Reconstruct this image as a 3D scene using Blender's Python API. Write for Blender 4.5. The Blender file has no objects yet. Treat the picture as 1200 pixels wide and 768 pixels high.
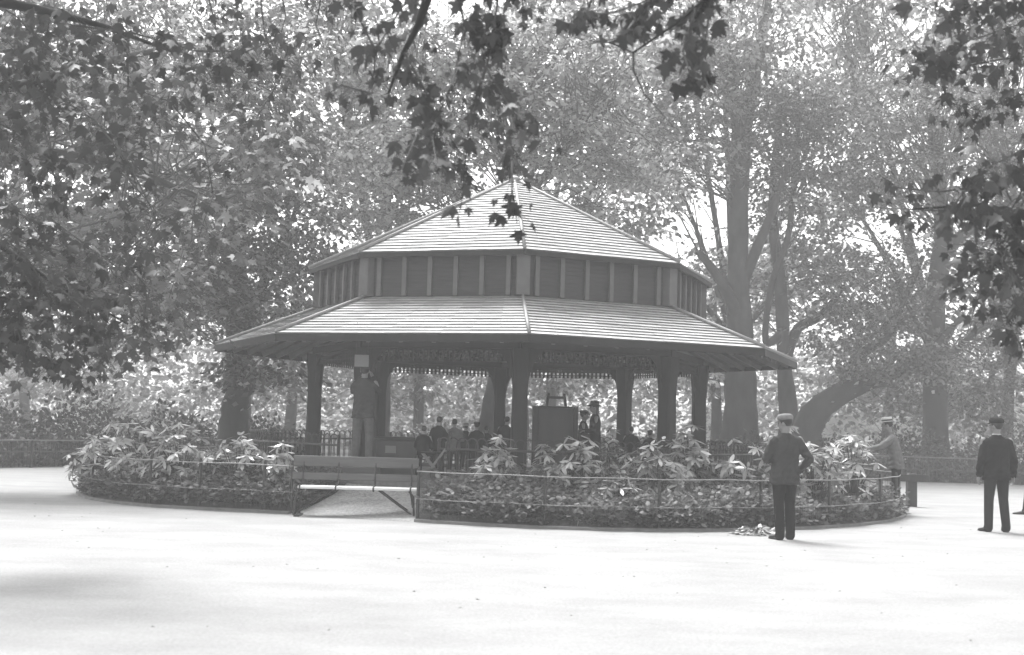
import bpy, bmesh, math, random
import numpy as np
from mathutils import Vector, Matrix

random.seed(7)
rng = np.random.default_rng(11)
PI = math.pi
S = bpy.context.scene
COL = S.collection

# ------------------------------------------------------------------ camera
CAM_Z, F, PITCH, ROLL = 1.5, 1500.0, 0.0755, 0.0277
cam_d = bpy.data.cameras.new('camera')
cam_d.sensor_width = 36.0
cam_d.lens = 36.0 * F / 1200.0
cam_d.dof.use_dof = True
cam_d.dof.focus_distance = 22.0
cam_d.dof.aperture_fstop = 2.0
cam_d.clip_start, cam_d.clip_end = 0.1, 3000
cam = bpy.data.objects.new('camera', cam_d)
COL.objects.link(cam)
CM = Matrix.Translation((0, 0, CAM_Z)) @ Matrix.Rotation(PI / 2 + PITCH, 4, 'X') @ Matrix.Rotation(ROLL, 4, 'Z')
cam.matrix_world = CM
S.camera = cam
CR = CM.to_3x3()


def P(u, v, Y):
    """world point that stands at distance Y and is seen at photo position u, v (1200 x 768)"""
    d = CR @ Vector(((u - 600) / F, -(v - 384) / F, -1.0))
    return Vector((0, 0, CAM_Z)) + d * (Y / d.y)


def G(u, v):
    """ground point seen at u, v"""
    d = CR @ Vector(((u - 600) / F, -(v - 384) / F, -1.0))
    return Vector((0, 0, CAM_Z)) + d * (-CAM_Z / d.z)


# ------------------------------------------------------------------ materials (grey: the photograph is monochrome)
def nt_new(name):
    m = bpy.data.materials.new(name)
    m.use_nodes = True
    n = m.node_tree
    return m, n, n.nodes, n.links, n.nodes['Principled BSDF']


def g3(v):
    return (v, v, v, 1)


def mat(name, v, rough=0.7, var=0.25, scale=6.0, bump=0.0, spec=0.4, stretch=(1, 1, 1), detail=5, each=0.0):
    m, nt, N, L, B = nt_new(name)
    tc = N.new('ShaderNodeTexCoord')
    mp = N.new('ShaderNodeMapping')
    mp.inputs['Scale'].default_value = stretch
    L.new(tc.outputs['Object'], mp.inputs['Vector'])
    no = N.new('ShaderNodeTexNoise')
    no.inputs['Scale'].default_value = scale
    no.inputs['Detail'].default_value = detail
    no.inputs['Roughness'].default_value = 0.62
    L.new(mp.outputs[0], no.inputs['Vector'])
    r = N.new('ShaderNodeMapRange')
    r.inputs['From Min'].default_value, r.inputs['From Max'].default_value = 0.25, 0.75
    r.inputs['To Min'].default_value, r.inputs['To Max'].default_value = v * (1 - var), v * (1 + var)
    L.new(no.outputs['Fac'], r.inputs['Value'])
    val = r.outputs[0]
    if each:                                                   # every board its own tone
        ge = N.new('ShaderNodeNewGeometry')
        rr = N.new('ShaderNodeMapRange'); rr.inputs['To Min'].default_value, rr.inputs['To Max'].default_value = 1 - each, 1 + each
        L.new(ge.outputs['Random Per Island'], rr.inputs['Value'])
        mu = N.new('ShaderNodeMath'); mu.operation = 'MULTIPLY'
        L.new(rr.outputs[0], mu.inputs[0]); L.new(val, mu.inputs[1]); val = mu.outputs[0]
    c = N.new('ShaderNodeCombineColor')
    for k in range(3):
        L.new(val, c.inputs[k])
    L.new(c.outputs[0], B.inputs['Base Color'])
    B.inputs['Roughness'].default_value = rough
    B.inputs['Specular IOR Level'].default_value = spec
    if bump:
        b = N.new('ShaderNodeBump')
        b.inputs['Strength'].default_value = 0.6
        b.inputs['Distance'].default_value = bump
        L.new(no.outputs['Fac'], b.inputs['Height'])
        L.new(b.outputs[0], B.inputs['Normal'])
    return m


def leaf_mat(name, lo, hi, rough=0.45, trans=0.35, spec=0.4, clump=0.5, power=1.0):
    """each leaf its own tone (random per island), clumps toned into lit and dark masses, some light passing through"""
    m, nt, N, L, B = nt_new(name)
    geo = N.new('ShaderNodeNewGeometry')
    tc = N.new('ShaderNodeTexCoord')
    no = N.new('ShaderNodeTexNoise')
    no.inputs['Scale'].default_value = clump
    no.inputs['Detail'].default_value = 2
    L.new(tc.outputs['Object'], no.inputs['Vector'])
    a = N.new('ShaderNodeMath'); a.operation = 'MULTIPLY_ADD'
    a.inputs[1].default_value = 0.55
    L.new(geo.outputs['Random Per Island'], a.inputs[0])
    sb = N.new('ShaderNodeMapRange')
    sb.inputs['From Min'].default_value, sb.inputs['From Max'].default_value = 0.35, 0.65
    sb.inputs['To Min'].default_value, sb.inputs['To Max'].default_value = 0.0, 0.45
    L.new(no.outputs['Fac'], sb.inputs['Value'])
    L.new(sb.outputs[0], a.inputs[2])
    r = N.new('ShaderNodeMapRange')
    r.inputs['To Min'].default_value, r.inputs['To Max'].default_value = lo, hi
    pw = N.new('ShaderNodeMath'); pw.operation = 'POWER'; pw.inputs[1].default_value = power  # high power leaves few very pale leaves: glints put into the colour
    L.new(a.outputs[0], pw.inputs[0])
    L.new(pw.outputs[0], r.inputs['Value'])
    c = N.new('ShaderNodeCombineColor')
    for k in range(3):
        L.new(r.outputs[0], c.inputs[k])
    L.new(c.outputs[0], B.inputs['Base Color'])
    B.inputs['Roughness'].default_value = rough
    B.inputs['Specular IOR Level'].default_value = spec
    t = N.new('ShaderNodeBsdfTranslucent')
    L.new(c.outputs[0], t.inputs['Color'])
    mx = N.new('ShaderNodeMixShader')
    mx.inputs[0].default_value = trans
    L.new(B.outputs[0], mx.inputs[1]); L.new(t.outputs[0], mx.inputs[2])
    L.new(mx.outputs[0], N['Material Output'].inputs['Surface'])
    return m


def ground_mat(name, lo, hi, s1, s2, bump, leaf=False):
    m, nt, N, L, B = nt_new(name)
    tc = N.new('ShaderNodeTexCoord')
    mp = N.new('ShaderNodeMapping'); mp.inputs['Scale'].default_value = (0.6, 1.0, 1)
    L.new(tc.outputs['Object'], mp.inputs['Vector'])
    a = N.new('ShaderNodeTexNoise'); a.inputs['Scale'].default_value = s1; a.inputs['Detail'].default_value = 8; a.inputs['Roughness'].default_value = 0.65
    b = N.new('ShaderNodeTexNoise'); b.inputs['Scale'].default_value = s2; b.inputs['Detail'].default_value = 6; b.inputs['Roughness'].default_value = 0.75
    L.new(mp.outputs[0], a.inputs['Vector']); L.new(tc.outputs['Object'], b.inputs['Vector'])
    k = N.new('ShaderNodeMath'); k.operation = 'MULTIPLY_ADD'; k.inputs[1].default_value = 0.58
    L.new(b.outputs['Fac'], k.inputs[0])
    h = N.new('ShaderNodeMath'); h.operation = 'MULTIPLY'; h.inputs[1].default_value = 0.42
    L.new(a.outputs['Fac'], h.inputs[0]); L.new(h.outputs[0], k.inputs[2])
    r = N.new('ShaderNodeMapRange'); r.inputs['From Min'].default_value = 0.34; r.inputs['From Max'].default_value = 0.66
    r.inputs['To Min'].default_value, r.inputs['To Max'].default_value = lo, hi
    L.new(k.outputs[0], r.inputs['Value'])
    c = N.new('ShaderNodeCombineColor')
    for q in range(3):
        L.new(r.outputs[0], c.inputs[q])
    L.new(c.outputs[0], B.inputs['Base Color'])
    B.inputs['Roughness'].default_value = 0.9; B.inputs['Specular IOR Level'].default_value = 0.2
    bp = N.new('ShaderNodeBump'); bp.inputs['Distance'].default_value = bump; bp.inputs['Strength'].default_value = 0.7
    L.new(k.outputs[0], bp.inputs['Height']); L.new(bp.outputs[0], B.inputs['Normal'])
    return m


M = dict(
    gravel=ground_mat('pale_gravel', 0.18, 0.33, 1.1, 34, 0.02),
    lawn=ground_mat('rough_grass', 0.05, 0.11, 0.8, 25, 0.05),
    soil=ground_mat('bed_soil', 0.035, 0.07, 2.0, 20, 0.06),
    ramp=ground_mat('trodden_earth', 0.10, 0.55, 1.3, 22, 0.03),
    kerb=mat('kerb_stone', 0.15, 0.85, 0.3, 5, 0.01),
    slat=mat('weathered_roof_slat', 0.32, 0.7, 0.32, 1.3, 0.004, stretch=(1, 1, 3), each=.22),
    butt=mat('slat_shadow_line', 0.17, 0.8, 0.3, 5),  # darker edges and gaps: shade under the courses put into the colour
    hip=mat('lead_hip', 0.20, 0.55, 0.15, 4),
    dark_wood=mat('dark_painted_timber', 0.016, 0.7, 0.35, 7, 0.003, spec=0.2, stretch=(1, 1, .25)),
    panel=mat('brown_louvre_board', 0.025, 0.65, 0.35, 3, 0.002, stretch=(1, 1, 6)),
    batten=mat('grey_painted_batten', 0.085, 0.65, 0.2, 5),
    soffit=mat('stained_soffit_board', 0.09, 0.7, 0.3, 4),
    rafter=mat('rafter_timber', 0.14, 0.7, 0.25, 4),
    floor=mat('platform_boards', 0.16, 0.8, 0.3, 4, 0.003, stretch=(1, 8, 1)),
    iron=mat('black_painted_iron', 0.018, 0.45, 0.3, 12),
    wire=mat('galvanised_wire', 0.20, 0.45, 0.2, 12, spec=0.6),
    wire_dark=mat('old_wire', 0.05, 0.5, 0.2, 12),
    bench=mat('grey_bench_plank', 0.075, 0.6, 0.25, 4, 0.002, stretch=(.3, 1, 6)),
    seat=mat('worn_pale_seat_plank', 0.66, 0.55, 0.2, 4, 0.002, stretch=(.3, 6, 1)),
    post=mat('oak_post', 0.03, 0.75, 0.3, 6, 0.004, stretch=(1, 1, .3)),
    white=mat('pale_notice', 0.15, 0.6, 0.06, 4),
    whitewall=mat('stand_in_wall_white', 0.74, 0.8, 0.08, 1.0),  # for the walls added at the bright gaps
    bark=mat('plane_bark', 0.026, 0.9, 0.9, 1.9, 0.03, stretch=(1, 1, .45)),
    bark2=mat('dark_bark', 0.013, 0.9, 0.8, 2.4, 0.03, stretch=(1, 1, .35)),
    twig=mat('twig_bark', 0.05, 0.85, 0.3, 9),
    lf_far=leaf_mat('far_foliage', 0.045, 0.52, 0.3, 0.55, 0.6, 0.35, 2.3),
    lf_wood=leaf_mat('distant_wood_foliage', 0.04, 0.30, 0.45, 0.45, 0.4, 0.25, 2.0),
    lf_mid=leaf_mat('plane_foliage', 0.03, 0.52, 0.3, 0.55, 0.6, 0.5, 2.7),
    lf_near=leaf_mat('near_plane_leaves', 0.018, 0.07, 0.55, 0.25, 0.3, 2.0),  # kept darker: shade of the crown overhead put into the colour
    lf_bright=leaf_mat('sunny_plane_foliage', 0.09, 0.66, 0.3, 0.62, 0.6, 0.6, 1.7),  # paler copy for the middle crowns, sunlight put into the leaf colour
    lf_shrub=leaf_mat('rhododendron_leaves', 0.06, 0.92, 0.22, 0.42, 0.9, 3.0, 1.5),  # palest leaves carry the gloss of the sky in their base colour
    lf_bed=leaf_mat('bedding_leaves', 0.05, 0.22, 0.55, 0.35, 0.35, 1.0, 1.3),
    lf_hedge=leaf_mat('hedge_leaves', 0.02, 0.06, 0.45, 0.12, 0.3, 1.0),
    skin=mat('skin', 0.17, 0.55, 0.06, 8), hair=mat('dark_hair', 0.012, 0.55, 0.3, 30),
    eye=mat('eye_dark', 0.03, 0.3, 0.1, 30),
    coat=mat('charcoal_wool', 0.012, 0.9, 0.2, 14, 0.006, spec=0.08), coat2=mat('black_wool', 0.008, 0.9, 0.2, 14, 0.006, spec=0.08),
    coat3=mat('mid_grey_tweed', 0.12, 0.9, 0.2, 20, 0.006, spec=0.08), coat4=mat('brown_jacket', 0.036, 0.9, 0.2, 14, 0.005, spec=0.08),
    trouser=mat('dark_trouser', 0.012, 0.9, 0.2, 14, 0.005, spec=0.08), trouser2=mat('grey_trouser', 0.085, 0.9, 0.2, 14, 0.005, spec=0.08),
    leather=mat('black_boot_leather', 0.015, 0.4, 0.2, 10), tweed=mat('light_tweed_cap', 0.16, 0.9, 0.15, 30),
    straw=mat('straw', 0.45, 0.7, 0.12, 40), ribbon=mat('black_ribbon', 0.03, 0.6, 0.1, 10),
    shirt=mat('white_linen', 0.4, 0.8, 0.06, 10), frock=mat('grey_frock', 0.03, 0.85, 0.2, 9),
    cabinet=mat('dark_varnished_board', 0.03, 0.45, 0.3, 4, stretch=(1, 1, .2)),
    cabinet2=mat('black_edge_board', 0.012, 0.5, 0.2, 4),
    poleturned=mat('pale_turned_wood', 0.16, 0.6, 0.2, 6),
)


# ------------------------------------------------------------------ mesh helpers
def link(o, parent=None):
    COL.objects.link(o)
    if parent is not None:
        o.parent = parent
    return o


def tag(o, label=None, cat=None, group=None, kind=None):
    if label: o['label'] = label
    if cat: o['category'] = cat
    if group: o['group'] = group
    if kind: o['kind'] = kind
    return o


def thing(name, label, cat, loc=(0, 0, 0), rz=0.0, group=None):
    o = bpy.data.objects.new(name, None)
    o.empty_display_size = 0.3
    o.location = loc
    o.rotation_euler = (0, 0, rz)
    link(o)
    return tag(o, label, cat, group)


class MB:
    def __init__(s):
        s.v, s.f, s.m = [], [], []

    def add(s, verts, faces, mi=0):
        b = len(s.v)
        s.v += [tuple(x) for x in verts]
        s.f += [tuple(b + i for i in f) for f in faces]
        s.m += [mi] * len(faces)

    def box(s, c, size, rz=0.0, mi=0, tilt=None):
        x, y, z = size[0] / 2, size[1] / 2, size[2] / 2
        R = Matrix.Rotation(rz, 3, 'Z')
        if tilt is not None:
            R = R @ tilt
        vs = [Vector(c) + R @ Vector((a * x, b * y, d * z)) for d in (-1, 1) for a, b in ((-1, -1), (1, -1), (1, 1), (-1, 1))]
        s.add(vs, [(3, 2, 1, 0), (4, 5, 6, 7), (0, 1, 5, 4), (1, 2, 6, 5), (2, 3, 7, 6), (3, 0, 4, 7)], mi)

    def bar(s, a, b, w, h, up=(0, 0, 1), mi=0):
        """rectangular bar from a to b, w across, h along up"""
        a, b = Vector(a), Vector(b)
        t = (b - a).normalized()
        x = t.cross(Vector(up))
        if x.length < 1e-5:
            x = t.cross(Vector((1, 0, 0)))
        x.normalize()
        y = x.cross(t)
        vs = [p + x * (i * w / 2) + y * (j * h / 2) for p in (a, b) for i, j in ((-1, -1), (1, -1), (1, 1), (-1, 1))]
        s.add(vs, [(3, 2, 1, 0), (4, 5, 6, 7), (0, 1, 5, 4), (1, 2, 6, 5), (2, 3, 7, 6), (3, 0, 4, 7)], mi)

    def tube(s, pts, r, n=6, mi=0, closed=False, wob=0.0, seed=0):
        pts = [Vector(p) for p in pts]
        rr = r if hasattr(r, '__len__') else [r] * len(pts)
        rs = random.Random(seed)
        ref = None
        rings = []
        N = len(pts)
        for i, p in enumerate(pts):
            if closed:
                t = (pts[(i + 1) % N] - pts[i - 1]).normalized()
            else:
                t = (pts[min(i + 1, N - 1)] - pts[max(i - 1, 0)]).normalized()
            if ref is None:
                ref = Vector((1, 0, 0)) if abs(t.x) < 0.8 else Vector((0, 1, 0))
            x = (ref - t * ref.dot(t)).normalized()
            ref = x
            y = t.cross(x)
            rings.append([p + (x * math.cos(2 * PI * k / n) + y * math.sin(2 * PI * k / n)) * rr[i] * (1 + wob * (rs.random() - .5)) for k in range(n)])
        vs = [v for R in rings for v in R]
        fs = []
        for i in range(N if closed else N - 1):
            j = (i + 1) % N
            for k in range(n):
                l = (k + 1) % n
                fs.append((i * n + k, i * n + l, j * n + l, j * n + k))
        if not closed:
            fs.append(tuple(range(n - 1, -1, -1)))
            fs.append(tuple((N - 1) * n + k for k in range(n)))
        s.add(vs, fs, mi)

    def loft(s, rings, mi=0, cap=True):
        n = len(rings[0])
        vs = [v for R in rings for v in R]
        fs = []
        for i in range(len(rings) - 1):
            for k in range(n):
                l = (k + 1) % n
                fs.append((i * n + k, i * n + l, (i + 1) * n + l, (i + 1) * n + k))
        if cap:
            fs.append(tuple(range(n - 1, -1, -1)))
            fs.append(tuple((len(rings) - 1) * n + k for k in range(n)))
        s.add(vs, fs, mi)

    def ball(s, c, r, n=12, m=8, mi=0):
        """ellipsoid"""
        c = Vector(c)
        rx, ry, rz = r if hasattr(r, '__len__') else (r, r, r)
        vs = [c + Vector((0, 0, -rz))]
        for i in range(1, m):
            a = PI * i / m - PI / 2
            for k in range(n):
                b = 2 * PI * k / n
                vs.append(c + Vector((rx * math.cos(a) * math.cos(b), ry * math.cos(a) * math.sin(b), rz * math.sin(a))))
        vs.append(c + Vector((0, 0, rz)))
        fs = [(0, 1 + (k + 1) % n, 1 + k) for k in range(n)]
        for i in range(m - 2):
            for k in range(n):
                l = (k + 1) % n
                fs.append((1 + i * n + k, 1 + i * n + l, 1 + (i + 1) * n + l, 1 + (i + 1) * n + k))
        T = len(vs) - 1
        fs += [(T, 1 + (m - 2) * n + k, 1 + (m - 2) * n + (k + 1) % n) for k in range(n)]
        s.add(vs, fs, mi)

    def build(s, name, mats, parent=None, smooth=False, bevel=0.0, remesh=0.0, smooth_it=0):
        me = bpy.data.meshes.new(name)
        me.from_pydata(s.v, [], s.f)
        ms = mats if isinstance(mats, (list, tuple)) else [mats]
        for m in ms:
            me.materials.append(m)
        me.polygons.foreach_set('material_index', s.m)
        o = bpy.data.objects.new(name, me)
        link(o, parent)
        if remesh or bevel:
            if remesh:
                r = o.modifiers.new('r', 'REMESH'); r.mode = 'VOXEL'; r.voxel_size = remesh
                if smooth_it:
                    q = o.modifiers.new('s', 'SMOOTH'); q.factor = 0.5; q.iterations = smooth_it
            else:
                q = o.modifiers.new('b', 'BEVEL'); q.width = bevel; q.segments = 2; q.limit_method = 'ANGLE'
            dg = bpy.context.evaluated_depsgraph_get()
            me2 = bpy.data.meshes.new_from_object(o.evaluated_get(dg))
            o.modifiers.clear()
            me2.name = name
            o.data = me2
            me = me2
        if smooth:
            me.polygons.foreach_set('use_smooth', [True] * len(me.polygons))
        return o


def outline_sheet(name, pts, z, m, kind='structure', parent=None, thick=0.0):
    b = MB()
    n = len(pts)
    if thick:
        b.add([(x, y, z) for x, y in pts] + [(x, y, z - thick) for x, y in pts],
              [tuple(range(n)), tuple(range(2 * n - 1, n - 1, -1))] + [(i, n + i, n + (i + 1) % n, (i + 1) % n) for i in range(n)])
    else:
        b.add([(x, y, z) for x, y in pts], [tuple(range(n))])
    o = b.build(name, m, parent)
    if kind: o['kind'] = kind
    return o


# leaf templates: two halves folded along the midrib -------------------------------------------------
def tmpl(half, fold=0.25, droop=0.2):
    base, tip = half[0], half[-1]
    right = [base] + half[1:-1] + [tip]
    left = [base] + [(-x, y) for x, y in half[1:-1]] + [tip]
    vs, fs = [], []
    for side in (right, left):
        pass
    vs = [(0, base[1])] + half[1:-1] + [(0, tip[1])] + [(-x, y) for x, y in half[1:-1]]
    k = len(half) - 2
    fs = [tuple(range(0, k + 2)), tuple([k + 1] + [k + 1 + i for i in range(k, 0, -1)] + [0])]
    V = np.array([(x, y, -fold * abs(x) - droop * y * y) for x, y in vs], float)
    return V, fs


T_KITE = tmpl([(0, 0), (0.36, 0.42), (0, 1.0)], 0.5, 0.25)
T_OVAL = tmpl([(0, 0), (0.26, 0.18), (0.36, 0.5), (0.2, 0.82), (0, 1.0)], 0.35, 0.25)
T_PLANE = tmpl([(0, 0), (0.30, -0.06), (0.24, 0.12), (0.60, 0.34), (0.45, 0.42), (0.22, 0.43), (0.27, 0.62), (0.11, 0.70), (0, 1.02)], 0.35, 0.3)
T_PLANE2 = tmpl([(0, 0), (0.22, -0.02), (0.50, 0.10), (0.38, 0.22), (0.50, 0.56), (0.20, 0.50), (0.16, 0.72), (0, 0.98)], 0.5, 0.45)
T_LONG = tmpl([(0, 0), (0.10, 0.16), (0.17, 0.5), (0.11, 0.8), (0, 1.0)], 0.5, 0.35)


def leaves(name, C, D, Nn, size, T, m, parent=None, extra=None):
    """one mesh of many leaves: C positions, D pointing directions, Nn face normals, size lengths"""
    V, F_ = T
    n, k = len(C), len(V)
    D = D / np.maximum(np.linalg.norm(D, axis=1, keepdims=True), 1e-6)
    X = np.cross(D, Nn)
    X /= np.maximum(np.linalg.norm(X, axis=1, keepdims=True), 1e-6)
    Z = np.cross(X, D)
    s = size[:, None, None]
    W = C[:, None, :] + s * (V[None, :, 0:1] * X[:, None, :] + V[None, :, 1:2] * D[:, None, :] + V[None, :, 2:3] * Z[:, None, :])
    verts = W.reshape(-1, 3)
    fl = np.array([len(f) for f in F_])
    idx = np.concatenate([np.array(f) for f in F_])
    loops = (np.arange(n)[:, None] * k + idx[None, :]).reshape(-1)
    tot = np.tile(fl, n)
    start = np.concatenate([[0], np.cumsum(tot)[:-1]])
    me = bpy.data.meshes.new(name)
    me.vertices.add(len(verts)); me.vertices.foreach_set('co', verts.astype(np.float32).ravel())
    me.loops.add(len(loops)); me.loops.foreach_set('vertex_index', loops.astype(np.int32))
    me.polygons.add(len(tot)); me.polygons.foreach_set('loop_start', start.astype(np.int32)); me.polygons.foreach_set('loop_total', tot.astype(np.int32))
    me.update(calc_edges=True)
    me.materials.append(m)
    o = bpy.data.objects.new(name, me)
    return link(o, parent)


def unit(n):
    v = rng.normal(size=(n, 3))
    return v / np.linalg.norm(v, axis=1, keepdims=True)


# ------------------------------------------------------------------ the setting
outline_sheet('ground', [(-160, -40), (160, -40), (160, 320), (-160, 320)], 0.0, M['lawn'])
BC, BR = Vector((-0.45, 26.7, 0)), 8.23                      # the round flower bed
pp = [(-45, -35), (45, -35), (45, 30), (30, 38.5), (15.0, 41.6), (7.5, 42.2)]
for a in np.linspace(math.radians(62), math.radians(205), 40):
    pp.append((BC.x + 14.2 * math.cos(a), BC.y + 14.2 * math.sin(a)))
pp += [(-22, 24), (-45, 26)]
outline_sheet('gravel_path', pp, 0.004, M['gravel'])

A_IN0, A_IN1 = math.radians(-24.5), math.radians(-7.2)        # the way in, angles seen from the bed's middle, 0 towards the camera


RA = ([-180, -110, -72, -55, -42, -29.5, -18, -6.6, 4, 16, 28, 45, 63.6, 110, 180], [8.2, 8.05, 7.98, 8.05, 7.92, 7.1, 7.05, 7.4, 7.95, 8.34, 8.42, 8.36, 8.3, 8.2, 8.2])


def bend(a):
    """how far the edge of the bed lies from a true circle at angle a"""
    d = (math.degrees(a) + 180) % 360 - 180
    return sum(float(np.interp(d + e, *RA)) for e in (-7, -3.5, 0, 3.5, 7)) / 5 - BR


def bed(a, r, z=0.0):
    r = r + bend(a) * min(1.0, max(0.0, (r - 5.0) / (BR - 5.0)))
    return Vector((BC.x + r * math.sin(a), BC.y - r * math.cos(a), z))


# bed soil (gently mounded ring sector, leaving the way in open)
b = MB()
nA, rr_ = 120, [BR - 0.02, BR - 0.1, BR - 1.0, BR - 2.4, 4.9]
zz_ = [0.0, 0.07, 0.16, 0.24, 0.30]
a0, a1 = A_IN1, A_IN0 + 2 * PI
rings = []
for i in range(nA + 1):
    a = a0 + (a1 - a0) * i / nA
    rings.append([bed(a, r, z + (0.03 * math.sin(a * 23 + r * 5) if 0 < j < 4 else 0)) for j, (r, z) in enumerate(zip(rr_, zz_))])
k = len(rr_)
b.add([v for R in rings for v in R], [(i * k + j, (i + 1) * k + j, (i + 1) * k + j + 1, i * k + j + 1) for i in range(nA) for j in range(k - 1)])
o = b.build('flower_bed_soil', M['soil'], smooth=True); o['kind'] = 'structure'
# gravel ramp leading up to the platform between the two beds
b = MB()
aa_ = np.linspace(A_IN0, A_IN1, 7)
rr2 = [BR + .05, BR - .5, BR - 1.2, BR - 2.0, 5.6, 5.2]
zr2 = [0.006, .04, .14, .28, .46, .47]
b.add([bed(a, r, z) for a in aa_ for r, z in zip(rr2, zr2)], [(i * 6 + j, i * 6 + j + 1, i * 6 + j + 7, i * 6 + j + 6) for i in range(6) for j in range(5)])
o = b.build('gravel_ramp', M['ramp'], smooth=True); o['kind'] = 'structure'
# low stone edging
b = MB()
ed = []
for i in range(nA + 1):
    a = a0 + (a1 - a0) * i / nA
    ed.append([bed(a, BR + 0.05, 0), bed(a, BR + 0.045, 0.045), bed(a, BR + 0.0, 0.05), bed(a, BR - 0.02, -0.02)])
b.loft(ed)
o = b.build('kerb', M['kerb']); o['kind'] = 'structure'

# ------------------------------------------------------------------ pavilion
PC = Vector((-0.034, 26.5, 0.0))
TH = 0.0514
RE, RU, RC = 6.02, 4.19, 3.98
HE, HU, HC, HA = 2.96, 4.58, 3.765, 6.59
FLOOR = 0.5


def pv(kk, R, z):
    a = TH + kk * PI / 4
    return Vector((R * math.sin(a), -R * math.cos(a), z))


pav = thing('pavilion', 'octagonal dark timber park shelter with two tiers of pale slatted roof', 'pavilion', PC)


def roof(name, R0, z0, R1, z1, n, parent, gap=0.30, lift=0.022):
    """eight sloping faces of overlapping slats with shadow-toned lower edges on a boarded deck"""
    mb = MB()
    for kk in range(8):
        A, Bq = pv(kk, R0, z0), pv(kk + 1, R0, z0)
        Cq, Dq = pv(kk + 1, max(R1, .03), z1), pv(kk, max(R1, .03), z1)
        nrm = (Bq - A).cross(Dq - A).normalized()
        if nrm.z < 0: nrm = -nrm
        L = lambda t: (A.lerp(Dq, t), Bq.lerp(Cq, t))
        dn = -nrm * 0.05
        # deck: top in the same shadow tone (1), soffit boards below (2)
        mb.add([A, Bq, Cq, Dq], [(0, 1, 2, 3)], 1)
        mb.add([A + dn, Bq + dn, Cq + dn, Dq + dn], [(3, 2, 1, 0)], 2)
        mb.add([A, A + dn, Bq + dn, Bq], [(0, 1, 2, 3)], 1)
        for i in range(n):
            t0, t1 = i / n - (0.06 / n if i == 0 else 0), (i + 1 - gap) / n
            p0, q0 = L(t0)
            p1, q1 = L(t1)
            jig = 0.0025 * math.sin(i * 12.7 + kk * 3.1)
            u0, u1 = nrm * (lift + jig), nrm * 0.005
            nb = 9
            for s in range(nb):                                # boards laid end to end, each a hair out of line
                f0, f1 = s / nb + (0.0012 if s else 0), (s + 1) / nb
                w = nrm * (0.003 * math.sin(s * 7.7 + i * 3.3 + kk))
                a_, b_ = p0.lerp(q0, f0) + w, p0.lerp(q0, f1) + w
                c_, d_ = p1.lerp(q1, f1) + w * .3, p1.lerp(q1, f0) + w * .3
                mb.add([a_ + u0, b_ + u0, c_ + u1, d_ + u1], [(0, 1, 2, 3)], 0)
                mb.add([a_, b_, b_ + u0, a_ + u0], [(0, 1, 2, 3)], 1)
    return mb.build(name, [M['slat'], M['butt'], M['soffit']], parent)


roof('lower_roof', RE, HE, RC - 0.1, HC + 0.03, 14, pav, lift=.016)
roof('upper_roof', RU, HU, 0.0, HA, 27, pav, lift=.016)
for kk in range(8):
    for (R0, z0, R1, z1) in ((RE + .02, HE, RC + .02, HC), (RU + .02, HU, 0.02, HA)):
        mb = MB()
        p, q = pv(kk, R0, z0 + 0.03), pv(kk, R1, z1 + 0.03)
        mb.tube([p, p.lerp(q, .33), p.lerp(q, .66), q], [.032, .032, .032, .028], 8)
        mb.build('hip_cap', M['hip'], pav, smooth=True)
mb = MB()
mb.loft([[Vector((r * math.cos(a), r * math.sin(a), z)) for a in np.linspace(0, 2 * PI, 13)[:-1]] for r, z in ((.16, HA - .05), (.13, HA + .05), (.05, HA + .10), (.035, HA + .14))])
mb.build('apex_cap', M['hip'], pav)
# eaves boards
for R0, z0, hgt, nm in ((RE + .012, HE - .075, .13, 'fascia'), (RU + .012, HU - .06, .09, 'upper_fascia')):
    for kk in range(8):
        mb = MB()
        p, q = pv(kk, R0, z0), pv(kk + 1, R0, z0)
        mb.bar(p, q, .03, hgt)
        mb.build('fascia', M['dark_wood'], pav, bevel=.004)
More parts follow.
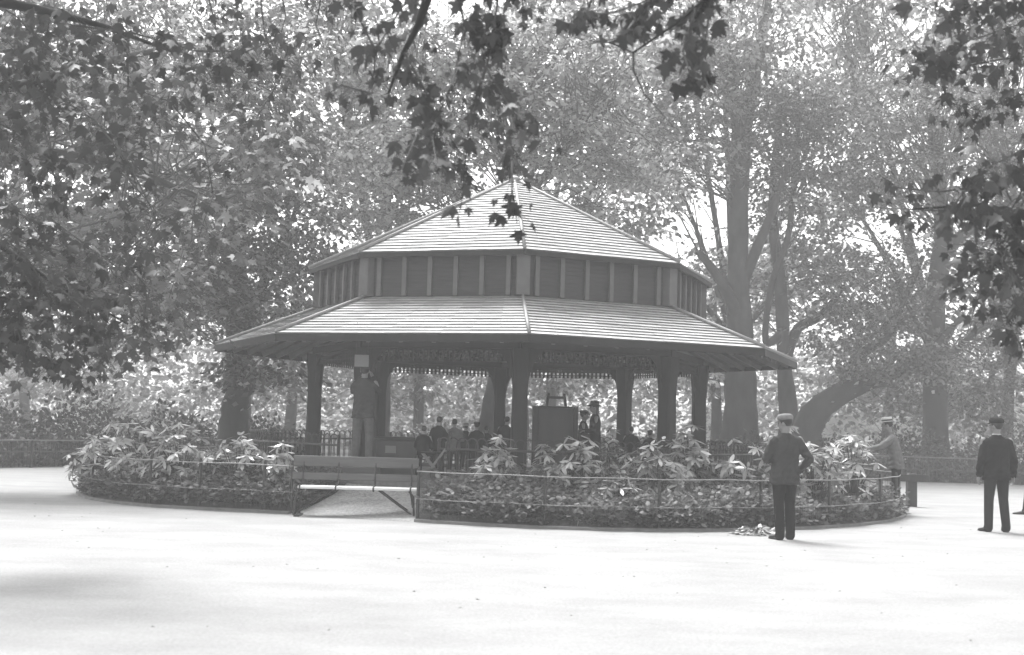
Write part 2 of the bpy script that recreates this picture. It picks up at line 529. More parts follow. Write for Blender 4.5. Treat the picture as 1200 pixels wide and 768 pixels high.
# boarded ceiling of the upper part (dark lantern)
for kk in range(8):
    p, q = pv(kk, RC, 0), pv(kk + 1, RC, 0)
    t = (q - p).normalized(); out = Vector((t.y, -t.x, 0))
    if out.dot(p) < 0: out = -out
    mid = (p + q) / 2
    ang = math.atan2(t.y, t.x)
    Lf = (q - p).length
    # louvred wall: tilted boards
    mb = MB()
    nlv = 11
    for i in range(nlv):
        z = HC + 0.02 + (HU - HC - .03) * (i + .5) / nlv
        mb.box(mid - out * .02 + Vector((0, 0, z)), (Lf - .08, .016, (HU - HC) / nlv * 1.18), ang, 0, Matrix.Rotation(.10 * (1 if out.dot(Matrix.Rotation(ang, 3, 'Z') @ Vector((0, 1, 0))) > 0 else -1), 3, 'X'))
    mb.box(mid - out * .055 + Vector((0, 0, (HC + HU) / 2)), (Lf - .06, .02, HU - HC), ang, 0)
    mb.build('louvre_panel', M['panel'], pav)
    for i in range(6):
        f = 0.085 + (1 - .17) * i / 5
        mb = MB()
        mb.box(p.lerp(q, f) + out * .03 + Vector((0, 0, (HC + HU) / 2 - .02)), (.085, .06, HU - HC - .08), ang)
        mb.build('batten', M['batten'], pav, bevel=.006)
    mb = MB()
    a = TH + kk * PI / 4
    mb.box(pv(kk, RC + .0, (HC + HU) / 2 - .01), (.24, .20, HU - HC - .05), a)
    mb.build('corner_post', M['batten'], pav, bevel=.01)
    # ring beam, lattice valance below it
    zb = 2.90
    mb = MB()
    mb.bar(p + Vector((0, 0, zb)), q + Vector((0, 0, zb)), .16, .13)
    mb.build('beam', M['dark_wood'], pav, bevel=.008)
    mb = MB()
    z0v, z1v = 2.66, 2.833
    pi_, qi_ = p + out * .0, q + out * .0
    for z, h in ((z1v - .02, .04), (z0v + .085, .022), (z0v + .01, .02)):
        mb.bar(pi_ + Vector((0, 0, z)), qi_ + Vector((0, 0, z)), .022, h)
    nv = int(Lf / .098)
    for i in range(nv + 1):
        c = pi_.lerp(qi_, i / nv)
        mb.box(c + Vector((0, 0, (z0v + z1v) / 2 - .03)), (.045, .018, z1v - z0v + .045), ang)
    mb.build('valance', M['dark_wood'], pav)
    # rafters under the lower roof, from the eaves up to the wall
    for i in range(7):
        f = (i + .5) / 7
        e0, e1 = pv(kk, RE - .1, HE), pv(kk + 1, RE - .1, HE)
        w0, w1 = pv(kk, RC - .06, HC), pv(kk + 1, RC - .06, HC)
        fe = .5 + (f - .5) * .93
        x0, x1 = e0.lerp(e1, fe), w0.lerp(w1, f)
        mb = MB()
        dz = Vector((0, 0, -.10))
        mb.bar(x0 + dz, x1 + dz, .06, .10)
        mb.build('rafter', M['rafter'], pav)
# posts with curved brackets
for kk in range(8):
    base = pv(kk, RC, 0)
    a = TH + kk * PI / 4
    R_ = Matrix.Rotation(a, 3, 'Z')
    mb = MB()

    def sq(w, z, c=.22):
        e = w * c
        return [base + R_ @ Vector((x, y, z)) for x, y in ((-w + e, -w), (w - e, -w), (w, -w + e), (w, w - e), (w - e, w), (-w + e, w), (-w, w - e), (-w, -w + e))]
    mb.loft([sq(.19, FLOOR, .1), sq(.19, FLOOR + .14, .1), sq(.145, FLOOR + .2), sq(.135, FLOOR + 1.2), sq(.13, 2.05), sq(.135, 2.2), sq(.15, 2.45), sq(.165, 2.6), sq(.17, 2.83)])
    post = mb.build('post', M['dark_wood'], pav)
    for side in (-1, 1):
        tdir = (pv(kk + side, RC, 0) - base).normalized()
        nz = Vector((-tdir.y, tdir.x, 0)) * .045
        prof = []
        for i in range(9):                                     # quarter curve from post to beam
            th = PI / 2 * i / 8
            prof.append((.12 + .40 * (1 - math.cos(th)), 2.0 + .82 * math.sin(th)))
        prof += [(.12, 2.82)]
        vs = [base + tdir * x + Vector((0, 0, z)) + nz for x, z in prof] + [base + tdir * x + Vector((0, 0, z)) - nz for x, z in prof]
        n = len(prof)
        mb = MB()
        mb.add(vs, [tuple(range(n)), tuple(range(2 * n - 1, n - 1, -1))] + [(i, n + i, n + (i + 1) % n, (i + 1) % n) for i in range(n)])
        mb.build('bracket', M['dark_wood'], post)
# platform
mb = MB()
for R0, z0, z1 in ((5.40, 0.0, FLOOR - .08), (5.46, FLOOR - .08, FLOOR)):
    mb.loft([[Vector((R0 * math.cos(a), R0 * math.sin(a), z)) for a in np.linspace(0, 2 * PI, 65)[:-1]] for z in (z0, z1)])
mb.build('platform', M['floor'], pav)
# the hoop-topped railing round the platform, in two stretches either side of the way in
RR = 5.2


def rail_stretch(a0, a1, label):
    t = thing('hoop_railing', label, 'railing', PC + Vector((0, 0, FLOOR)), 0, 'hoop railings round the platform')
    pt = lambda a, z: Vector((RR * math.sin(a), -RR * math.cos(a), z))
    n = max(6, int((a1 - a0) * RR / .4))
    for nm, z, r in (('top_rail', .56, .022), ('bottom_rail', .09, .018)):
        mb = MB()
        mb.tube([pt(a0 + (a1 - a0) * i / n, z) for i in range(n + 1)], r, 6)
        mb.build(nm, M['wire_dark'] if nm == 'top_rail' else M['iron'], t, smooth=True)
    w = .16 / RR
    nh = int((a1 - a0) / w)
    mb = MB()
    for i in range(nh):
        c = a0 + w * (i + .5)
        arc = [pt(c - w * .62, .02)] + [pt(c - w * .62 * math.cos(th), .62 + .13 * math.sin(th)) for th in np.linspace(0, PI, 8)] + [pt(c + w * .62, .02)]
        mb.tube(arc, .0105, 5)
    mb.build('hoop_bars', M['iron'], t)
    m_ = max(1, round((a1 - a0) * RR / 2.2))
    for i in range(m_ + 1):
        a = a0 + (a1 - a0) * i / m_
        mb = MB()
        mb.tube([pt(a, 0), pt(a, .68), pt(a, .70), pt(a, .74)], [.024, .024, .034, .02], 8)
        mb.build('standard', M['iron'], t)


rail_stretch(math.radians(-12.5), math.radians(165), 'dark iron hoop-topped railing right of the pavilion entrance, behind the pale shrubs')
rail_stretch(math.radians(-170), math.radians(-34), 'dark iron hoop-topped railing left of the pavilion entrance, behind the bench')


# the wire fence round the bed
def wire_fence(a0, a1, label, posts, ret=None):
    t = thing('wire_fence', label, 'fence', BC, 0, 'wire fences round the flower bed')
    R0 = BR - .06
    loc = lambda a, z, r=R0: bed(a, r, z) - BC
    n = int((a1 - a0) * R0 / .25)
    sag = lambda a: 0.005 * math.sin(a * 31)
    for z, r in ((.755, .0085), (.345, .0075)):
        mb = MB()
        path = [loc(a0 + (a1 - a0) * i / n, z + sag(a0 + (a1 - a0) * i / n)) for i in range(n + 1)]
        mb.tube(path, r, 5)
        mb.build('wire', M['wire'], t, smooth=True)
    mb = MB()
    n2 = int((a1 - a0) * R0 / .055)
    for i in range(n2):
        a = a0 + (a1 - a0) * (i + .5) / n2
        mb.bar(loc(a, .03), loc(a, .345), .004, .004, up=(math.sin(a), -math.cos(a), 0))
        if i % 3 == 0:
            mb.bar(loc(a, .345), loc(a, .755), .003, .003, up=(math.sin(a), -math.cos(a), 0))
    for z in (.05, .12, .20, .27):
        mb.tube([loc(a0 + (a1 - a0) * i / (n // 2), z) for i in range(n // 2 + 1)], .0025, 4)
    mb.build('mesh_infill', M['wire_dark'], t)
    for a in posts:
        mb = MB()
        mb.tube([loc(a, 0, R0 - .03), loc(a, .80, R0 - .03), loc(a, .83, R0 - .03)], [.026, .024, .012], 6)
        mb.build('fence_post', M['iron'], t)
    if ret is not None:                                        # the short return along the way in
        a = ret
        mb = MB()
        for z in (.345, .755):
            mb.tube([loc(a, z), loc(a, z, R0 - 2.2)], .011, 5)
        for i in range(30):
            mb.bar(loc(a, .03, R0 - .075 * i), loc(a, .755, R0 - .075 * i), .006, .006)
        mb.build('return_wire', M['wire_dark'], t)


def aim(u):
    """angle on the fence seen nearest at photo column u"""
    best = min(np.linspace(-1.28, 1.28, 2000), key=lambda a: abs((bed(a, BR).x / bed(a, BR).y) * F + 600 - u))
    return float(best)


back = [math.radians(x) for x in (82, 97, 112, 128, 145, 163)]
wire_fence(A_IN1, math.radians(178), 'low iron post and wire fence along the front and right of the flower bed',
           [A_IN1 + .004] + [aim(u) for u in (645, 780, 900, 981, 1040)] + [math.radians(66)] + back, A_IN1 + .004)
wire_fence(math.radians(-178), A_IN0, 'low iron post and wire fence curving round the left end of the flower bed',
           [-x for x in back] + [aim(u) for u in (92, 111, 179, 238, 314)] + [A_IN0 - .004], A_IN0 - .004)

# ------------------------------------------------------------------ planting in the bed
def rosette(Cs, Ds, Ns, Sz, p, axis, n, size, rnd):
    axis = axis.normalized()
    x = axis.cross(Vector((0.3, 1, 0.2))).normalized(); y = axis.cross(x)
    ph = rnd.random() * 7
    for i in range(n):
        a = ph + 2 * PI * i / n + rnd.uniform(-.25, .25)
        el = rnd.uniform(-.45, .55)
        d = (x * math.cos(a) + y * math.sin(a)) * math.cos(el) + axis * math.sin(el)
        nn = axis * math.cos(el) - (x * math.cos(a) + y * math.sin(a)) * math.sin(el)
        nn = nn + Vector((rnd.uniform(-.3, .3), rnd.uniform(-.3, .3), 0))
        Cs.append(p - axis * .02 * i / n); Ds.append(d); Ns.append(nn); Sz.append(size * rnd.uniform(.7, 1.15))


def shrub(u, v, Y, w, h, label, nros=34, size=.21, seed=0, m='lf_shrub', T=None):
    top = P(u, v, Y)
    zb = 0.2
    h = max(.5, top.z - zb)
    t = thing('leafy_shrub', label, 'shrub', (top.x, top.y, zb), 0, 'pale leaved shrubs in the flower bed')
    rnd = random.Random(seed + int(u) * 7)
    Cs, Ds, Ns, Sz = [], [], [], []
    st = MB()
    for i in range(nros):
        a = rnd.uniform(0, 2 * PI)
        r = math.sqrt(rnd.random())
        zf = rnd.uniform(.32, 1.0) * (1 - .45 * r * r)
        p = Vector((r * w * math.cos(a), r * w * .75 * math.sin(a), h * zf))
        q = Vector((p.x * .12, p.y * .12, 0))
        mid = q.lerp(p, .55) + Vector((-p.x * .12, -p.y * .12, .05))
        st.tube([q, mid, p], [.014, .009, .005], 4)
        ax = Vector((p.x * .7 / w, p.y * .7 / w, 1.0)) + Vector((rnd.uniform(-.3, .3), rnd.uniform(-.4, .2), 0))
        rosette(Cs, Ds, Ns, Sz, p, ax, rnd.randint(7, 11), size, rnd)
    st.build('stems', M['twig'], t)
    leaves('foliage', np.array(Cs), np.array(Ds), np.array(Ns), np.array(Sz), T or T_LONG, M[m], t)


SH = [  # u, v(top), distance, half width, label
    (165, 470, 22.4, .80, 'broad leafy shrub at the left end of the bed, leftmost of the pale shrubs'),
    (215, 486, 21.7, .66, 'pale leaved shrub just right of the leftmost one in the bed'),
    (280, 502, 21.3, .60, 'bright topped shrub below the burred trunk, left of the platform railing'),
    (120, 505, 23.6, .60, 'low dark leaved shrub inside the left curve of the wire fence'),
    (330, 516, 20.8, .28, 'thin sprig of pale leaves close to the left end of the bench'),
    (580, 496, 20.4, .40, 'small shrub with near-white drooping leaves in front of the hooped railing'),
    (640, 512, 20.9, .26, 'small pale tuft just below the dark cabinet'),
    (676, 502, 20.3, .42, 'upright white leaved shrub below the girl in the brimmed hat'),
    (768, 512, 20.6, .62, 'large spreading pale shrub at the middle of the right bed'),
    (722, 494, 21.8, .36, 'shrub with long pale leaves reaching up beside the far right post'),
    (812, 492, 21.6, .46, 'tall bright leaved shrub hiding the foot of the rightmost post'),
    (868, 508, 21.4, .55, 'pale shrub just left of the man in the light flat cap'),
    (955, 500, 21.4, .55, 'pale shrub just right of the man in the light flat cap'),
    (918, 492, 22.2, .52, 'tall shrub directly behind the man in the light flat cap'),
    (1000, 503, 22.6, .60, 'wide pale shrub within reach of the man in the boater'),
    (725, 548, 19.6, .30, 'low pale shrub near the front wire below the spreading one'),
    (455, 512, 29.5, .5, 'shrub with shining leaves seen through the shelter beyond its far left corner'),
    (350, 505, 27.5, .5, 'dark shrub with a few bright leaves beyond the left post of the shelter'),
]
for i, (u, v, Y, w, lab) in enumerate(SH):
    shrub(u, v, Y, w, 0, lab, nros=int(24 + 42 * w), size=.20 if w > .3 else .17, seed=i)

# low bedding plants: nobody could count them
NB = 4700
ang = rng.uniform(A_IN1 + .03, A_IN0 + 2 * PI - .03, NB * 3)
vis = np.cos(ang) > -0.35
ang = ang[vis][:NB]
rad = np.sqrt(rng.uniform(5.65 ** 2, (BR - .12) ** 2, len(ang)))
hgt = 0.26 + 0.30 * rng.random(len(ang)) * (0.4 + 0.6 * (np.sin(ang * 9 + rad * 2) * .5 + .5)) + .16 * np.clip((BR - rad) / 2, 0, 1)
rad = rad + np.array([bend(a) for a in ang]) * np.clip((rad - 5) / (BR - 5), 0, 1)
px_, py_ = BC.x + rad * np.sin(ang), BC.y - rad * np.cos(ang)
base_z = 0.07 + .2 * np.clip((BR - rad) / 3, 0, 1)
C_, D_, N_, Z_ = [], [], [], []
for i in range(len(ang)):
    n = 26
    r = rng.random(n) ** .6 * .22
    t = rng.uniform(0, 2 * PI, n)
    zf = rng.uniform(.02, 1, n)
    C_.append(np.stack([px_[i] + r * np.cos(t), py_[i] + r * np.sin(t), base_z[i] + hgt[i] * zf * (1 - (r / .3) ** 2 * .5)], 1))
    d = np.stack([np.cos(t), np.sin(t), rng.uniform(-.2, .9, n)], 1) + rng.normal(0, .35, (n, 3))
    D_.append(d)
    N_.append(np.stack([rng.normal(0, .45, n), rng.normal(0, .45, n), np.ones(n)], 1))
    Z_.append(rng.uniform(.055, .11, n))
o = leaves('bedding_plants', np.concatenate(C_), np.concatenate(D_), np.concatenate(N_), np.concatenate(Z_), T_OVAL, M['lf_bed'])
tag(o, 'mass of low leafy bedding plants filling the fenced bed', 'bedding plants', None, 'stuff')

# heap of cut leaves on the gravel
h0 = G(886, 627)
t = thing('leaf_heap', 'small heap of cut leaves on the gravel beside the boots', 'leaf heap', (h0.x, h0.y, 0.004))
n = 190
r = rng.random(n) ** .5
a = rng.uniform(0, 2 * PI, n)
C_ = np.stack([r * .30 * np.cos(a), r * .2 * np.sin(a), .015 + rng.random(n) * .13 * (1 - r * r)], 1)
D_ = np.stack([np.cos(a), np.sin(a), rng.uniform(-.1, .5, n)], 1) + rng.normal(0, .4, (n, 3)) * np.array([1, 1, .3])
N_ = np.stack([rng.normal(0, .3, n), rng.normal(0, .3, n), np.ones(n)], 1)
leaves('cut_leaves', C_, D_, N_, rng.uniform(.08, .16, n), T_LONG, M['lf_shrub'], t)
mb = MB()
for i in range(9):
    a = i * .7
    mb.tube([(.25 * math.cos(a), .18 * math.sin(a), .01), (.02, .01, .05 + .01 * i), (-.2 * math.cos(a + .3), -.14 * math.sin(a + .3), .03)], .006, 4)
mb.build('cut_stalks', M['twig'], t)

# litter of dry leaves blown about the gravel
n = 130
lx, ly = rng.uniform(-9, 9, n), rng.uniform(8.6, 21, n)
ok = (lx - BC.x) ** 2 + (ly - BC.y) ** 2 > (BR + .3) ** 2
n = int(ok.sum())
a = rng.uniform(0, 2 * PI, n)
o = leaves('leaf_litter', np.stack([lx[ok], ly[ok], np.full(n, .012)], 1), np.stack([np.cos(a), np.sin(a), rng.uniform(-.05, .15, n)], 1), np.stack([rng.normal(0, .15, n), rng.normal(0, .15, n), np.ones(n)], 1), rng.uniform(.02, .06, n), T_PLANE2, M['lf_hedge'])
tag(o, 'thin litter of dry leaves and bits on the gravel', 'leaf litter', None, 'stuff')

# ------------------------------------------------------------------ bench
def bench(loc, rz, label, L=1.95):
    t = thing('park_bench', label, 'bench', loc, rz, 'park benches')
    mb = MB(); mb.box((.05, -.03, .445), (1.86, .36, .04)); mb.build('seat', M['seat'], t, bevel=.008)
    for z, yy, h in ((.835, .285, .165), (.60, .225, .115)):
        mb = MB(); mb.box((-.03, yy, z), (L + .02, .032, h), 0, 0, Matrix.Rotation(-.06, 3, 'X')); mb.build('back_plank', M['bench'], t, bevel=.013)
    for x in (-.85, -.30, .28, .85):
        mb = MB()
        mb.tube([(x, .31, .93), (x, .26, .74), (x, .18, .52), (x, .14, .47)], .016, 6)
        mb.build('back_stay', M['iron'], t)
        mb = MB()                                              # strap over the seat
        mb.tube([(x, .20, .475), (x, .0, .472), (x, -.205, .470), (x, -.222, .44), (x, -.20, .41), (x, .16, .405)], .012, 6)
        mb.build('seat_strap', M['iron'], t)
    for s in (-1, 1):
        mb = MB(); mb.tube([(s * .83, -.16, .42), (s * .90, -.20, .34), (s * .92, -.24, .02)], .017, 6); mb.build('leg', M['iron'], t)
        mb = MB(); mb.tube([(s * .83, .14, .46), (s * .86, .20, .30), (s * .90, .30, .02)], .017, 6); mb.build('leg', M['iron'], t)
        mb = MB(); mb.box((s * .87, 0.03, .010), (.09, .66, .016)); mb.build('foot_bar', M['iron'], t)
        for dy in (-.14, .12):
            mb = MB(); mb.tube([(s * .36, dy, .42), (s * .60, dy, .25), (s * .92, dy, .03)], .014, 6); mb.build('brace', M['iron'], t)
    return t


g = G(416, 606)
bench((g.x + .0, g.y, 0.004), .04, 'two-plank backed park bench with pale worn seat across the bed entrance')

# timber post with a short board right of the fence
g = G(1068, 594)
t = thing('timber_post', 'squat timber post with a short cross board right of the wire fence', 'post', (g.x, g.y, 0.004))
mb = MB(); mb.loft([[Vector((x * w, y * w, z)) for x, y in ((-1, -1), (1, -1), (1, 1), (-1, 1))] for w, z in ((.095, 0), (.095, .66), (.07, .70))]); mb.build('shaft', M['post'], t, bevel=.008)
mb = MB(); mb.box((.02, -.12, .60), (.62, .04, .15)); mb.build('cross_board', M['post'], t, bevel=.006)

# ------------------------------------------------------------------ things in the shelter
# square notice hung from the eaves
c = P(424, 423, 22.0)
t = thing('notice_board', 'small square pale notice hung under the eaves above the standing man', 'notice', c)
mb = MB(); mb.box((0, -.012, 0), (.245, .012, .205)); mb.build('notice_sheet', M['white'], t)
mb = MB(); mb.box((0, 0, 0), (.27, .02, .235)); mb.build('backing_board', M['dark_wood'], t, bevel=.003)
ztop = HE + (HC - HE) * (RE - (PC - c).to_2d().length) / (RE - RC)
for s in (-1, 1):
    mb = MB(); mb.tube([(s * .10, 0, .11), (s * .10, 0, ztop - c.z - .12)], .005, 5); mb.build('hanger', M['iron'], t)

# dark upright cabinet with a little trestle standing on it
l, r_ = P(624, 476, 24.6), P(677, 477, 24.6)
cx_, wd = (l.x + r_.x) / 2, r_.x - l.x
hc_ = l.z - FLOOR
t = thing('upright_cabinet', 'dark upright wooden cabinet on the shelter floor beside the standing children', 'cabinet', (cx_, 24.6, FLOOR))
mb = MB(); mb.box((0, 0, hc_ / 2), (wd - .16, .48, hc_ - .06)); mb.build('body', M['cabinet'], t, bevel=.01)
for s, w in ((-1, .12), (1, .09)):
    mb = MB(); mb.box((s * (wd / 2 - w / 2), -.02, hc_ / 2), (w, .56, hc_)); mb.build('side_panel', M['cabinet2'], t, bevel=.01)
mb = MB(); mb.box((0, -.0, hc_ - .012), (wd - .20, .54, .034)); mb.build('lid', M['cabinet2'], t, bevel=.008)
mb = MB(); mb.box((0, -.26, hc_ * .44), (wd - .24, .04, .05)); mb.build('ledge', M['cabinet2'], t, bevel=.006)
t = thing('wooden_trestle', 'small dark wooden trestle standing on top of the upright cabinet', 'trestle', (cx_ + .02, 24.6, FLOOR + hc_ + .004))
for s in (-1, 1):
    for y in (-1, 1):
        mb = MB(); mb.bar((s * .185, y * .11, 0), (s * .15, y * .05, .235), .045, .045, up=(0, 1, 0)); mb.build('leg', M['cabinet2'], t)
    mb = MB(); mb.box((s * .15, 0, .225), (.05, .2, .05)); mb.build('end_bar', M['cabinet2'], t)
mb = MB(); mb.box((0, 0, .17), (.28, .045, .05)); mb.build('cross_bar', M['cabinet2'], t)

# box the man stands on, and a long bench within
g = P(424, 530, 22.15)
STX, STY = g.x, 22.15
STZ = P(424, 545, STY).z
STZ = .74
t = thing('wooden_box', 'plain wooden crate under the feet of the man below the notice', 'box', (STX, STY, FLOOR))
hb = STZ - FLOOR
for i in range(3):
    mb = MB(); mb.box((0, -.22 + .22 * i, hb - .012), (.62, .20, .024)); mb.build('lid_board', M['bench'], t)
for y in (-.31, .31):
    mb = MB(); mb.box((0, y, hb / 2 - .02), (.60, .022, hb - .04)); mb.build('side_board', M['bench'], t)
for x in (-.29, .29):
    mb = MB(); mb.box((x, 0, hb / 2 - .02), (.022, .58, hb - .04)); mb.build('end_board', M['bench'], t)


def form(x0, x1, y, label):
    t = thing('long_form', label, 'bench', ((x0 + x1) / 2, y, FLOOR), 0, 'backless forms in the shelter')
    L = x1 - x0
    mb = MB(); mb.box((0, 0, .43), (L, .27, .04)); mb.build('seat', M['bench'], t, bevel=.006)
    for s in (-1, 1):
        mb = MB(); mb.box((s * (L / 2 - .2), 0, .205), (.05, .24, .41)); mb.build('leg', M['bench'], t)
    mb = MB(); mb.box((0, 0, .2), (L - .45, .03, .07)); mb.build('stretcher', M['bench'], t)


form(-2.1, .15, 24.2, 'long dark backless form under the row of seated children left of the middle post')
form(1.75, 3.2, 25.2, 'short backless form under the two heads right of the girl in the brimmed hat')
# low chest with pale tag, left end behind the bench
c = P(466, 516, 22.9)
t = thing('low_chest', 'dark low chest with a pale square label behind the right end of the bench', 'chest', (c.x, 22.9, FLOOR))
mb = MB(); mb.box((0, 0, .33), (.72, .42, .66)); mb.build('body', M['cabinet'], t, bevel=.01)
mb = MB(); mb.box((0, 0, .69), (.78, .47, .06)); mb.build('lid', M['cabinet2'], t, bevel=.01)
mb = MB(); mb.box((-.10, -.216, .50), (.19, .008, .13)); mb.build('paper_label', M['white'], t)
# folding chair with pale crossed legs
g = P(508, 560, 21.25)
t = thing('folding_chair', 'folding chair with pale crossed legs beside the way into the shelter', 'chair', (g.x, 21.25, FLOOR))
for s in (-1, 1):
    mb = MB(); mb.bar((-.22, s * .2, .0), (.20, s * .2, .58), .03, .022, up=(0, 1, 0)); mb.build('leg', M['poleturned'], t)
    mb = MB(); mb.bar((.20, s * .17, .0), (-.20, s * .17, .50), .03, .022, up=(0, 1, 0)); mb.build('leg', M['poleturned'], t)
    mb = MB(); mb.bar((.20, s * .2, .55), (.26, s * .2, .86), .03, .022, up=(0, 1, 0)); mb.build('back_stay', M['cabinet2'], t)
mb = MB(); mb.box((-.02, 0, .50), (.40, .38, .025)); mb.build('seat', M['coat'], t, bevel=.006)
mb = MB(); mb.box((.245, 0, .76), (.02, .42, .16)); mb.build('backrest', M['cabinet2'], t)


# ------------------------------------------------------------------ people
def ell(c, rx, ry, n=16):
    return [Vector((c[0] + rx * math.cos(2 * PI * k / n), c[1] + ry * math.sin(2 * PI * k / n), c[2])) for k in range(n)]


def torso_rings(mb, rows, lean):
    """rows of (z, rx, ry); lean(z) gives the x, y shift"""
    mb.loft([ell((lean(z)[0], lean(z)[1], z), rx, ry) for z, rx, ry in rows])


def chain(mb, pts, rad, n=10):
    pts = [Vector(p) for p in pts]
    out, ro = [], []
    for i in range(len(pts) - 1):                              # extra rings so that the taper is smooth
        for f in (0, .33, .66):
            out.append(pts[i].lerp(pts[i + 1], f)); ro.append(rad[i] + (rad[i + 1] - rad[i]) * f)
    out.append(pts[-1]); ro.append(rad[-1])
    mb.tube(out, ro, n)
    for p, r in zip(pts, rad):
        mb.ball(p, r * .99, 10, 8)


def hand(mb, wr, d, s, palm_n, curl=.5):
    """palm and five bent fingers from the wrist along d"""
    d = Vector(d).normalized(); nrm = Vector(palm_n); nrm = (nrm - d * nrm.dot(d)).normalized()
    sd = d.cross(nrm)
    pc = Vector(wr) + d * .05 * s
    for f in (-1, -.33, .33, 1):
        mb.tube([Vector(wr) + sd * .018 * f * s, pc + sd * .026 * f * s, pc + d * .04 * s + sd * .030 * f * s], [.018 * s, .017 * s, .012 * s], 8)
    for f, L in ((-1, .066), (-.33, .078), (.33, .074), (1, .058)):
        p0 = pc + d * .04 * s + sd * .030 * f * s
        p1 = p0 + (d + nrm * curl * .4) * L * .45 * s
        p2 = p1 + (d + nrm * curl * 1.3).normalized() * L * .32 * s
        p3 = p2 + (d * .6 + nrm * curl * 2).normalized() * L * .27 * s
        mb.tube([p0, p1, p2, p3], [.0098 * s, .0092 * s, .0085 * s, .007 * s], 7)
        mb.ball(p3, .0072 * s, 7, 5)
    t0 = Vector(wr) + d * .02 * s - sd * .02 * s
    t1 = t0 + (d * .6 - sd * .9 + nrm * .3).normalized() * .04 * s
    t2 = t1 + (d + nrm * .5 - sd * .1).normalized() * .034 * s
    mb.tube([t0, t1, t2], [.014 * s, .0115 * s, .008 * s], 7)
    mb.ball(t2, .0082 * s, 7, 5)


